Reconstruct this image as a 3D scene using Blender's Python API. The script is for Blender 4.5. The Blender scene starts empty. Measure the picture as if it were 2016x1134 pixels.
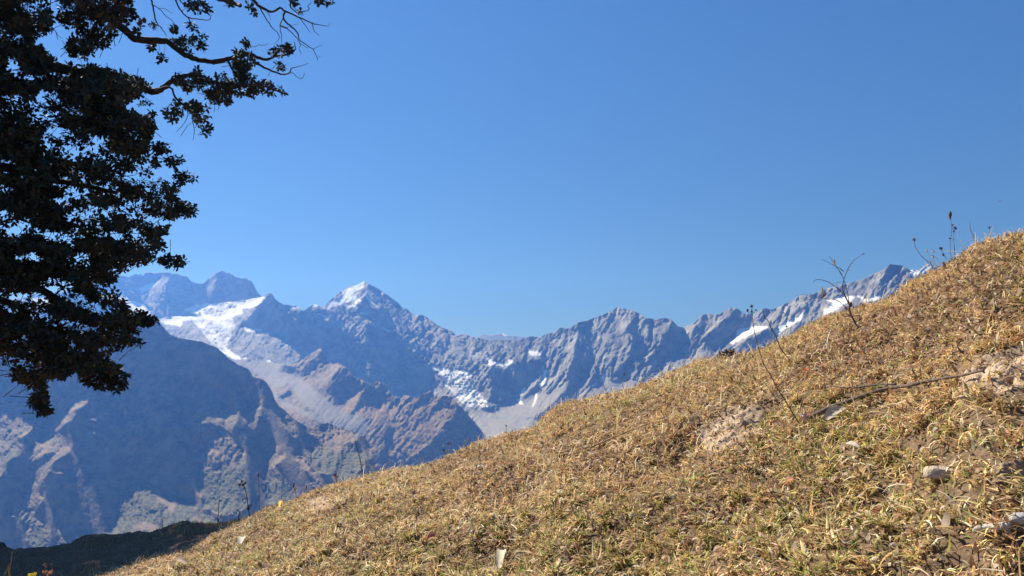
import bpy, math, random
import numpy as np

# ------------------------------------------------------------------ camera, sky, sun, exposure
SC = bpy.context.scene
COL = SC.collection
F = 1552.0                       # focal length in photo pixels (photo 2016 x 1134)
PITCH = math.radians(5.63)
CP, SP = math.cos(PITCH), math.sin(PITCH)
cam_data = bpy.data.cameras.new('camera')
cam_data.sensor_fit = 'HORIZONTAL'
cam_data.sensor_width = 36.0
cam_data.lens = 36.0 * F / 2016.0
cam_data.clip_start = 0.05
cam_data.clip_end = 60000
cam = bpy.data.objects.new('camera', cam_data)
COL.objects.link(cam)
cam.location = (0, 0, 0)
cam.rotation_euler = (math.radians(90) + PITCH, 0, 0)
SC.camera = cam

SUN_EL = math.radians(39)
SUN_AZ = math.radians(-42)       # left of the view direction (+Y)
SUNDIR = np.array([math.sin(SUN_AZ) * math.cos(SUN_EL), math.cos(SUN_AZ) * math.cos(SUN_EL), math.sin(SUN_EL)])
sun_data = bpy.data.lights.new('sun', 'SUN')
sun_data.energy = 5.0
sun_data.angle = math.radians(0.53)
sun_data.color = (1.0, 0.98, 0.97)
sun = bpy.data.objects.new('sun', sun_data)
COL.objects.link(sun)
sun.location = (-20, 30, 40)
from mathutils import Vector
sun.rotation_euler = Vector(SUNDIR).to_track_quat('Z', 'Y').to_euler()

W = bpy.data.worlds.new('World')
SC.world = W
W.use_nodes = True
nt = W.node_tree
nt.nodes.clear()
wo = nt.nodes.new('ShaderNodeOutputWorld')
bg = nt.nodes.new('ShaderNodeBackground')
sky = nt.nodes.new('ShaderNodeTexSky')
sky.sky_type = 'NISHITA'
sky.sun_disc = False
sky.sun_elevation = SUN_EL
sky.sun_rotation = SUN_AZ
sky.altitude = 3300
sky.air_density = 0.6
sky.dust_density = 0.1
sky.ozone_density = 3.0
bg.inputs['Strength'].default_value = 0.10
# clear high-altitude air seen by a phone: deeper blue, flatter towards the horizon
sp = nt.nodes.new('ShaderNodeSeparateColor'); cb = nt.nodes.new('ShaderNodeCombineColor')
nt.links.new(sky.outputs[0], sp.inputs[0])
for i, (g, k) in enumerate(((0.74, 0.40), (0.53, 0.765), (0.28, 1.64))):
    pw = nt.nodes.new('ShaderNodeMath'); pw.operation = 'POWER'; pw.inputs[1].default_value = g
    ml = nt.nodes.new('ShaderNodeMath'); ml.operation = 'MULTIPLY'; ml.inputs[1].default_value = k
    nt.links.new(sp.outputs[i], pw.inputs[0]); nt.links.new(pw.outputs[0], ml.inputs[0]); nt.links.new(ml.outputs[0], cb.inputs[i])
nt.links.new(cb.outputs[0], bg.inputs[0])
nt.links.new(bg.outputs[0], wo.inputs[0])

SC.view_settings.view_transform = 'Standard'
SC.view_settings.look = 'None'
SC.view_settings.gamma = 1.0
SC.view_settings.exposure = 1.17
SC.cycles.use_denoising = True
SC.cycles.max_bounces = 5
SC.cycles.diffuse_bounces = 2
SC.cycles.transmission_bounces = 3
SC.cycles.volume_bounces = 0

# ------------------------------------------------------------------ helpers
def ray(px, py):
    u = (np.asarray(px, float) - 1008.0) / F
    v = (567.0 - np.asarray(py, float)) / F
    return u, CP - v * SP, SP + v * CP

def at(px, py, r):
    """point seen at photo pixel (px, py), r metres away on the ground plan"""
    x, y, z = ray(px, py)
    k = r / np.hypot(x, y)
    return np.stack([x * k, y * k, z * k], -1)

def mesh_obj(name, verts, faces, mat=None, parent=None, smooth=True, attrs=None, mats=None, midx=None):
    """verts (n,3); faces: (m,4) or (m,3) int array, or a list of such arrays"""
    me = bpy.data.meshes.new(name)
    if not isinstance(faces, (list, tuple)):
        faces = [faces]
    faces = [np.asarray(f, np.int32) for f in faces if len(f)]
    loops = np.concatenate([f.ravel() for f in faces])
    tot = np.concatenate([np.full(len(f), f.shape[1], np.int32) for f in faces])
    start = np.concatenate([[0], np.cumsum(tot)[:-1]]).astype(np.int32)
    me.vertices.add(len(verts))
    me.vertices.foreach_set('co', np.asarray(verts, np.float32).ravel())
    me.loops.add(len(loops))
    me.loops.foreach_set('vertex_index', loops.astype(np.int32))
    me.polygons.add(len(tot))
    me.polygons.foreach_set('loop_start', start)
    me.polygons.foreach_set('loop_total', tot)
    if smooth:
        me.polygons.foreach_set('use_smooth', np.ones(len(tot), bool))
    if midx is not None:
        me.polygons.foreach_set('material_index', np.asarray(midx, np.int32))
    me.update(calc_edges=True)
    if attrs:
        for an, arr in attrs.items():
            a = me.attributes.new(an, 'FLOAT_COLOR', 'POINT')
            c = np.ones((len(verts), 4), np.float32)
            c[:, :arr.shape[1]] = arr
            a.data.foreach_set('color', c.ravel())
    for m in (mats or ([mat] if mat else [])):
        me.materials.append(m)
    o = bpy.data.objects.new(name, me)
    COL.objects.link(o)
    if parent:
        o.parent = parent
    return o

def grid_faces(nr, nc):
    i = np.arange(nr - 1)[:, None] * nc + np.arange(nc - 1)[None, :]
    return np.stack([i, i + 1, i + 1 + nc, i + nc], -1).reshape(-1, 4)

def tag(o, label=None, cat=None, group=None, kind=None):
    if label: o['label'] = label
    if cat: o['category'] = cat
    if group: o['group'] = group
    if kind: o['kind'] = kind
    return o

def lattice(shape, cell, seed, ang=0.0, stretch=1.0, h=1.0, x0=0.0, y0=0.0, X=None, Y=None):
    """smooth value noise (-1..1) on a grid; features `cell` units across, stretched along direction ang (degrees)"""
    if X is None:
        Y, X = np.mgrid[0:shape[0], 0:shape[1]].astype(float) * h
        X = X + x0; Y = Y + y0
    c, s = math.cos(math.radians(ang)), math.sin(math.radians(ang))
    p = (X * c + Y * s) / (cell * stretch) + 1000.0
    q = (-X * s + Y * c) / cell + 1000.0
    rng = np.random.default_rng(seed)
    T = rng.uniform(-1, 1, (256, 256))
    pi = np.floor(p).astype(int); qi = np.floor(q).astype(int)
    pf = p - pi; qf = q - qi
    pf = pf * pf * pf * (pf * (pf * 6 - 15) + 10); qf = qf * qf * qf * (qf * (qf * 6 - 15) + 10)
    g = lambda a, b: T[(qi + b) & 255, (pi + a) & 255]
    return (g(0, 0) * (1 - pf) + g(1, 0) * pf) * (1 - qf) + (g(0, 1) * (1 - pf) + g(1, 1) * pf) * qf

def fbm(X, Y, cell, seed, octs=4, ang=0, stretch=1, gain=0.5, ridged=False):
    out = 0; amp = 1
    for k in range(octs):
        n = lattice(None, cell / 2 ** k, seed + k * 17, ang, stretch, X=X, Y=Y)
        if ridged:
            n = 1 - 2 * np.abs(n)
        out = out + amp * n; amp *= gain
    return out

def inpoly(X, Y, P):
    P = np.asarray(P, float)
    inside = np.zeros(X.shape, bool)
    x0, y0 = P[:, 0].min(), P[:, 1].min(); x1, y1 = P[:, 0].max(), P[:, 1].max()
    sel = (X >= x0) & (X <= x1) & (Y >= y0) & (Y <= y1)
    if not sel.any():
        return inside
    xs, ys = X[sel], Y[sel]
    r = np.zeros(xs.shape, bool)
    j = len(P) - 1
    for i in range(len(P)):
        xi, yi = P[i]; xj, yj = P[j]
        if yi != yj:
            r ^= ((yi > ys) != (yj > ys)) & (xs < (xj - xi) * (ys - yi) / (yj - yi) + xi)
        j = i
    inside[sel] = r
    return inside

def blur(A, s):
    n = max(1, int(3 * s))
    k = np.exp(-0.5 * (np.arange(-n, n + 1) / s) ** 2); k /= k.sum()
    for ax in (0, 1):
        P = np.pad(A, [(n, n) if a == ax else (0, 0) for a in (0, 1)], mode='edge')
        out = 0
        for i, w in enumerate(k):
            out = out + w * (P[i:i + A.shape[0], :] if ax == 0 else P[:, i:i + A.shape[1]])
        A = out
    return A

def bilin(A, gx, gy):
    gx = np.clip(gx, 0, A.shape[1] - 1.001); gy = np.clip(gy, 0, A.shape[0] - 1.001)
    xi = gx.astype(int); yi = gy.astype(int); fx = gx - xi; fy = gy - yi
    return (A[yi, xi] * (1 - fx) + A[yi, xi + 1] * fx) * (1 - fy) + (A[yi + 1, xi] * (1 - fx) + A[yi + 1, xi + 1] * fx) * fy

# tracing frames: (x offset, y offset, scale)
ZF = {'A': (200, 500, 5.6), 'B': (500, 530, 5.6), 'C': (800, 600, 5.6), 'D': (1040, 580, 5.6), 'E': (1340, 500, 3.877),
      'F': (400, 660, 5.6), 'G': (560, 740, 4.724), 'H': (860, 700, 5.305), 'I': (0, 740, 4.361), 'J': (0, 960, 6.3),
      'M': (0, 740, 2.879), 'T': (0, 0, 5.6), 'U': (340, 0, 5.6), 'V': (0, 0, 2.879), 'P': (0, 0, 1), 'X': (0, 200, 4.582),
      'Y': (0, 420, 4.582), 'Z': (0, 620, 4.93), 'K': (300, 900, 4.847), 'Q': (1400, 380, 3.24), 'R': (1316, 740, 2.879), 'S': (620, 740, 2.879)}

def polys(txt):
    """lines 'A x,y x,y ...' traced in a zoom frame -> list of photo-pixel arrays"""
    out = []
    for ln in txt.strip().splitlines():
        t = ln.split()
        if not t:
            continue
        ox, oy, s = ZF[t[0]]
        out.append(np.array([[ox + float(a.split(',')[0]) / s, oy + float(a.split(',')[1]) / s] for a in t[1:]]))
    return out

def nodes(name):
    m = bpy.data.materials.new(name)
    m.use_nodes = True
    t = m.node_tree
    t.nodes.clear()
    out = t.nodes.new('ShaderNodeOutputMaterial')
    b = t.nodes.new('ShaderNodeBsdfPrincipled')
    t.links.new(b.outputs[0], out.inputs[0])
    return m, t, b, out
# ------------------------------------------------------------------ mountains
def mix_node(t, fac, a, b):
    n = t.nodes.new('ShaderNodeMix'); n.data_type = 'RGBA'
    for sock, val in ((0, fac), (6, a), (7, b)):
        if hasattr(val, 'is_output'):
            t.links.new(val, n.inputs[sock])
        else:
            n.inputs[sock].default_value = val if sock == 0 else (*val, 1)
    return n.outputs[2]

def ramp_node(t, src, p0, p1):
    n = t.nodes.new('ShaderNodeMapRange')
    n.inputs[1].default_value = p0; n.inputs[2].default_value = p1
    t.links.new(src, n.inputs[0])
    return n.outputs[0]

def noise_node(t, scale, detail=6, rough=0.6, vec=None):
    n = t.nodes.new('ShaderNodeTexNoise')
    n.inputs['Scale'].default_value = scale; n.inputs['Detail'].default_value = detail; n.inputs['Roughness'].default_value = rough
    if vec is None:
        tc = t.nodes.new('ShaderNodeTexCoord'); vec = tc.outputs['Object']
    t.links.new(vec, n.inputs['Vector'])
    return n.outputs[0]

def mountain_material(name, rock_a, rock_b, scree, veg_a, veg_b, nscale=0.012):
    m, t, b, _ = nodes(name)
    at_ = t.nodes.new('ShaderNodeAttribute'); at_.attribute_name = 'cover'
    sep = t.nodes.new('ShaderNodeSeparateColor')
    t.links.new(at_.outputs['Color'], sep.inputs[0])
    n1 = ramp_node(t, noise_node(t, nscale, 10, 0.75), 0.40, 0.60)
    n2 = ramp_node(t, noise_node(t, nscale * 3.1, 8, 0.75), 0.42, 0.58)
    rock = mix_node(t, n1, rock_a, rock_b)
    scr = mix_node(t, n2, tuple(0.82 * c for c in scree), scree)
    veg = mix_node(t, n2, veg_a, veg_b)
    c = mix_node(t, sep.outputs['Blue'], rock, veg)
    c = mix_node(t, sep.outputs['Green'], c, scr)
    snow = mix_node(t, n2, (0.74, 0.77, 0.80), (0.86, 0.87, 0.88))
    c = mix_node(t, sep.outputs['Red'], c, snow)
    t.links.new(c, b.inputs['Base Color'])
    b.inputs['Roughness'].default_value = 0.9
    b.inputs['Specular IOR Level'].default_value = 0.15
    bump = t.nodes.new('ShaderNodeBump'); bump.inputs['Strength'].default_value = 0.5; bump.inputs['Distance'].default_value = 12.0
    t.links.new(noise_node(t, nscale * 4, 6, 0.7), bump.inputs['Height'])
    t.links.new(bump.outputs[0], b.inputs['Normal'])
    return m

def poisson(gx, gy, eps):
    """w with gradient close to (gx, gy) (per grid step), pulled to 0 by eps; mirrored edges"""
    H, Wd = gx.shape
    div = np.zeros((H, Wd))
    div[:, :-1] += gx[:, :-1]; div[:, 1:] -= gx[:, :-1]
    div[:-1, :] += gy[:-1, :]; div[1:, :] -= gy[:-1, :]
    D = np.concatenate([div, div[::-1]], 0); D = np.concatenate([D, D[:, ::-1]], 1)
    fx = np.arange(D.shape[1]); fy = np.arange(D.shape[0])
    lam = (2 * np.cos(2 * np.pi * fx / D.shape[1]) - 2)[None, :] + (2 * np.cos(2 * np.pi * fy / D.shape[0]) - 2)[:, None]
    w = np.fft.fft2(D) / (lam - eps)
    return np.real(np.fft.ifft2(w))[:H, :Wd]

def rbf(pts, X, Y):
    pts = np.asarray(pts, float)
    P = pts[:, :2] / 300.0; L = np.log(pts[:, 2])
    d = np.hypot(P[:, None, 0] - P[None, :, 0], P[:, None, 1] - P[None, :, 1])
    n = len(P)
    phi = lambda r: -np.sqrt(r * r + 0.04)
    A = np.zeros((n + 3, n + 3)); A[:n, :n] = phi(d); A[:n, n] = 1; A[:n, n + 1:] = P; A[n, :n] = 1; A[n + 1:, :n] = P.T
    c = np.linalg.solve(A, np.concatenate([L, [0, 0, 0]]))
    xs, ys = X / 300.0, Y / 300.0
    out = c[n] + c[n + 1] * xs + c[n + 2] * ys
    for i in range(n):
        out = out + c[i] * phi(np.hypot(xs - P[i, 0], ys - P[i, 1]))
    return out

def mass(name, sil, bottom, depth, default, lit, dark, snow, scree, veg, streak, mat, label, h=1.5, seed=1, eps=2.5e-4,
         rough=1.0, flat='', vegbase=0.0, edge=3.0, jag=0.9, icefall='', lit_g=(-1.0, 0.65), dark_g=(1.15, -0.55), calm=0.55, scrub=0.35, iters=14, lit_t=0.35, dark_t=0.12):
    """one mountain mass. sil: skyline polyline; bottom: lowest photo row; depth: control points (px, py, metres);
    lit / dark: slopes turned to or away from the sun; snow / scree / veg: ground cover; streak: (angle, stretch, weight) of the rock grain"""
    sil = np.asarray(sil, float)
    xa, xb = sil[0, 0], sil[-1, 0]
    ya = sil[:, 1].min() - 14
    nx = int((xb - xa) / h) + 1; ny = int((bottom - ya) / h) + 1
    Y, X = np.mgrid[0:ny, 0:nx].astype(float) * h
    X += xa; Y += ya
    wx = X + edge * fbm(X, Y, 22, seed + 5, 3); wy = Y + edge * fbm(X, Y, 22, seed + 9, 3)
    S = np.full(X.shape, float(default))
    for P in polys(lit): S[inpoly(wx, wy, P)] = 1.0
    for P in polys(dark): S[inpoly(wx, wy, P)] = -1.0
    S = blur(S, 1.2 / h)
    sn = np.zeros_like(S); sc = np.zeros_like(S); vg = np.full_like(S, vegbase)
    wx2 = X + 1.6 * fbm(X, Y, 9, seed + 31, 3); wy2 = Y + 1.6 * fbm(X, Y, 9, seed + 41, 3)
    for P in polys(scree): sc[inpoly(wx, wy, P)] = 1
    for P in polys(veg): vg[inpoly(wx, wy, P)] = 1
    for P in polys(snow): sn[inpoly(wx2, wy2, P)] = 1
    S = S + (1 - S) * blur(sn, 1.0)
    fl = np.zeros_like(S)
    for P in polys(flat): fl[inpoly(wx, wy, P)] = 1
    ic = np.zeros_like(S)
    for P in polys(icefall): ic[inpoly(wx2, wy2, P)] = 1
    fl = np.maximum(blur(fl, 2 / h), 0.7 * blur(sn, 1.5 / h))
    u0 = rbf(depth, X, Y)
    g0y, g0x = np.gradient(u0)
    # target slopes: a = change of ln depth to the right, b = upwards (per radian)
    pos = np.clip(S, 0, 1); neg = np.clip(-S, 0, 1)
    b0 = -g0y * F / h
    a = lit_g[0] * pos + dark_g[0] * neg
    b = 1.15 + 0.55 * pos - 0.50 * neg
    b = b * (1 - fl) + 2.6 * fl
    a = a * (1 - fl) - 0.25 * fl
    w = poisson(a * h / F - g0x, -b * h / F - g0y, eps)
    u = u0 + w
    # turn each face to or away from the sun until the traced light and shade hold
    sy, sz = SUNDIR[1] * CP + SUNDIR[2] * SP, -SUNDIR[1] * SP + SUNDIR[2] * CP
    cu, cv = (X - 1008) / F, (567 - Y) / F
    ca, cb = SUNDIR[0] - cu * sy, sz - cv * sy
    cc = ca * ca + cb * cb
    for _ in range(iters):
        gy_, gx_ = np.gradient(u)
        ga, gb = gx_ * F / h, -gy_ * F / h
        f = ca * ga + cb * gb - sy
        want = np.where(S > 0.4, np.maximum(lit_t - f, 0), np.where(S < -0.4, np.minimum(-dark_t - f, 0), 0.0))
        ga = ga + 1.2 * want * ca / cc; gb = np.clip(gb + 1.2 * want * cb / cc, 0.25, 3.2)
        u = u0 + poisson(ga * h / F - g0x, -gb * h / F - g0y, eps)
    # rock grain
    det = np.zeros_like(u)
    wxx = X + 3 * fbm(X, Y, 40, seed + 70, 3); wyy = Y + 3 * fbm(X, Y, 40, seed + 77, 3)
    for ang, st, wt, cell, x0, x1 in streak:
        g = np.clip((X - x0) / 50 + 0.5, 0, 1) * np.clip((x1 - X) / 50 + 0.5, 0, 1)
        g = g * (0.75 + 0.6 * fbm(X, Y, 60, seed + 12 + int(cell), 2))
        n = 0; am = 1.0
        for o in range(5):
            q = lattice(None, cell / 2 ** o, seed + int(cell) * 3 + int(ang) + 13 * o, ang, max(1.3, st * 0.75 ** o), X=wxx, Y=wyy)
            n = n + am * (1 - 2.6 * np.abs(q) ** 0.8); am *= 0.58
        det += wt * cell * n * g
    det += 0.35 * 5 * fbm(X, Y, 8, seed + 90, 3) + scrub * 3.2 * fbm(X, Y, 4.5, seed + 95, 2, 0, 1, 0.6, True)
    k = rough * (1 - 0.75 * blur(np.maximum(np.maximum(sn * (1 - ic), sc * 0.9), fl * 0.7), 2 / h))
    k = k * (1 - calm * neg)
    u = u + 0.36 * det * k / F
    icn = fbm(X, Y * 1.6, 9, seed + 55, 4, 8, 1.8, 0.6, True)
    u = u + ic * 0.32 * icn * 4 / F
    # ice: broken by rock and shadowed cracks
    sn = np.clip(sn + 0.0, 0, 1)
    sn = sn * (1 - ic) + ic * np.clip(0.33 + 0.36 * icn, 0, 1) * np.maximum(sn, ic)
    cover = np.stack([blur(sn, 0.6), blur(np.maximum(sc, ic), 2.2 / h), blur(vg, 2.5 / h)], -1)
    # mesh: rows run from the foot to the skyline, then over the crest and down its far side
    cols = np.arange(xa, xb + 0.01, h)
    ys = np.interp(cols, sil[:, 0], sil[:, 1])
    Z1 = np.zeros_like(cols)
    ys = ys + jag * fbm(cols, Z1 + seed * 3.3, 9, seed + 3, 3) * 0.8
    nr = int((bottom - ya) / h)
    tt = np.linspace(0, 1, nr)[:, None]
    PY = bottom + (ys[None, :] - bottom) * tt
    PX = np.repeat(cols[None, :], nr, 0)
    gx, gy = (PX - xa) / h, (PY - ya) / h
    U = bilin(u, gx, gy)
    Dp = np.exp(U)
    x, y, z = ray(PX, PY)
    V = np.stack([x * Dp, y * Dp, z * Dp], -1)
    Cv = np.stack([bilin(cover[..., i], gx, gy) for i in range(3)], -1)
    last, lastc = V[-1], Cv[-1]
    back = []
    out = last[:, :2] / np.linalg.norm(last[:, :2], axis=1)[:, None]
    for d, dz in ((15, 6), (60, 45), (200, 170), (500, 420), (1100, 900)):
        q = last.copy(); q[:, :2] += out * d; q[:, 2] -= dz
        back.append(q)
    V = np.concatenate([V, np.array(back)], 0)
    Cv = np.concatenate([Cv, np.repeat(lastc[None], len(back), 0)], 0)
    o = mesh_obj(name, V.reshape(-1, 3), grid_faces(V.shape[0], V.shape[1])[:, ::-1], mat, attrs={'cover': Cv.reshape(-1, 3)})
    tag(o, label, 'mountain', None, 'structure')
    return o

GREY_ROCK = mountain_material('grey rock and snow', (0.11, 0.108, 0.098), (0.295, 0.28, 0.235), (0.26, 0.245, 0.215), (0.14, 0.105, 0.07), (0.20, 0.14, 0.085), 0.006)
BROWN_ROCK = mountain_material('brown grass and rock', (0.09, 0.075, 0.055), (0.25, 0.185, 0.115), (0.215, 0.20, 0.17), (0.115, 0.085, 0.045), (0.265, 0.175, 0.085), 0.010)
FOREST_ROCK = mountain_material('autumn scrub and rock', (0.07, 0.066, 0.048), (0.26, 0.18, 0.10), (0.26, 0.185, 0.12), (0.035, 0.046, 0.024), (0.15, 0.13, 0.055), 0.014)

# ---- far left peaks
SIL4 = """P -90,602 -40,596 0,590 40,586 80,580 120,576 160,565 200,550 216,546 232,541 245,543 252,545 267,539 272,541.5 276,539 281,543 286,537.5 300,537 307,538 319,535 332,535.7 339,539 348,538 359,541.5 366,543 371,548 378,554.5 387,558 398,558.6 403.5,555 412,547 425,536.6 439,532.5 445,536 451,536 464,545 486,548.6 496,555 503.6,569 507,576 515,584 530,596 560,620 620,660"""
mass('far_peaks', polys(SIL4)[0], 680, [(-90, 602, 11880), (250, 545, 11968), (440, 533, 11704), (620, 660, 10824), (-90, 680, 10824), (250, 680, 10648), (440, 640, 10560), (620, 680, 11900)],
     -0.55,
     """P 319,535 330,549 315,562 292,572 290,560 305,548
P 280,580 320,556 320,600 328,630 300,600 275,585
P 271,567 292,558 318,553 300,567 280,576
P 403,560 425,537 420,555 415,570 412,590 406,575
P 443,535 452,560 462,566 455,572 440,556
P 0,600 60,596 80,610 60,630 0,640
P 20,586 90,582 110,600 60,606""",
     """P 330,545 360,545 400,560 410,600 415,620 385,618 330,628 322,590
P 440,540 505,570 514,584 440,596 428,575""",
     """P 271,567 292,558 318,553 300,567 280,576
P 185,570 240,575 262,600 215,592
P 240,585 285,600 300,622 262,612
P 360,608 405,598 440,600 420,612 390,618
P 60,588 100,586 110,600 80,602""",
     "", "", [(75, 3.5, 0.8, 14, -999, 9999)], GREY_ROCK, 'hazy twin rock peaks far behind the glacier at the left', seed=11, rough=1.0, lit_g=(-1.4, 0.9))

# ---- far ridge behind the saddle
SIL5 = """P 850,690 905,672 940,664 952,657 965,661 980,657 990,657 998,660 1010,661 1030,664 1060,668 1110,690"""
mass('far_ridge', polys(SIL5)[0], 720, [(850, 690, 14200), (980, 657, 14600), (1110, 690, 14200), (850, 720, 13600), (980, 720, 13500), (1110, 720, 13600)],
     0.7, "P 850,650 1110,650 1110,720 850,720", "", "P 991,655 1000,659 996,662 990,660",
     "P 850,650 1110,650 1110,720 850,720", "", [(80, 2.5, 0.7, 9, -999, 9999)], GREY_ROCK, 'pale distant ridge just showing over the saddle', seed=21, rough=0.7)

# ---- main ridge: icefall at the left, pyramid peak, cirque, long right-hand crest
SIL3 = """P 250,700 280,660 300,640 313,629 330,624 345,622.5 388,624 392,612 398,607 420,605 432,597 470,593 516,585 527,577 534,575 538,581 540,587 548,593 559,600 571,601 584,602 591,607.7 598,612 607,605 614,601 621.5,599 630,602 636,607 648,593 666,576.5 678.5,570 691,563 700,562 711,556.5 717,552 721.5,557.6 737.5,564 750,572 764,582 782,595 793,606 802,608.6 816,621 832,620 844.6,627 857,637.5 871,644 889,651 899,661 907,657 916,657.5 928.6,663 943,665.5 961,670 993,669 1014,670 1032,666 1039,662.5 1057,662.5 1062,666 1073,658 1087.5,655 1103.6,644 1114,647 1121.5,646 1136,635.5 1158,631 1168.6,625.5 1192,617.5 1201,611 1208,610 1216,603 1223,609.5 1228,607 1235,610 1240,609.5 1258,616.6 1272,627 1283,626.5 1290,629 1299,627 1315,626 1324,631 1334.6,642.5 1347,644 1368.6,633.6 1381,620 1394,618 1417,618.6 1437,606 1451,608 1466,617 1484,618.6 1505,605.7 1520.6,609.6 1536,603 1554,595 1572,582.5 1600.5,578.6 1626,568 1665,559 1701,547.7 1737,531 1753,520 1776,522.7 1792,532 1807,531 1830,518 1843,526 1880,548 1940,580 2040,640"""
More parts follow.
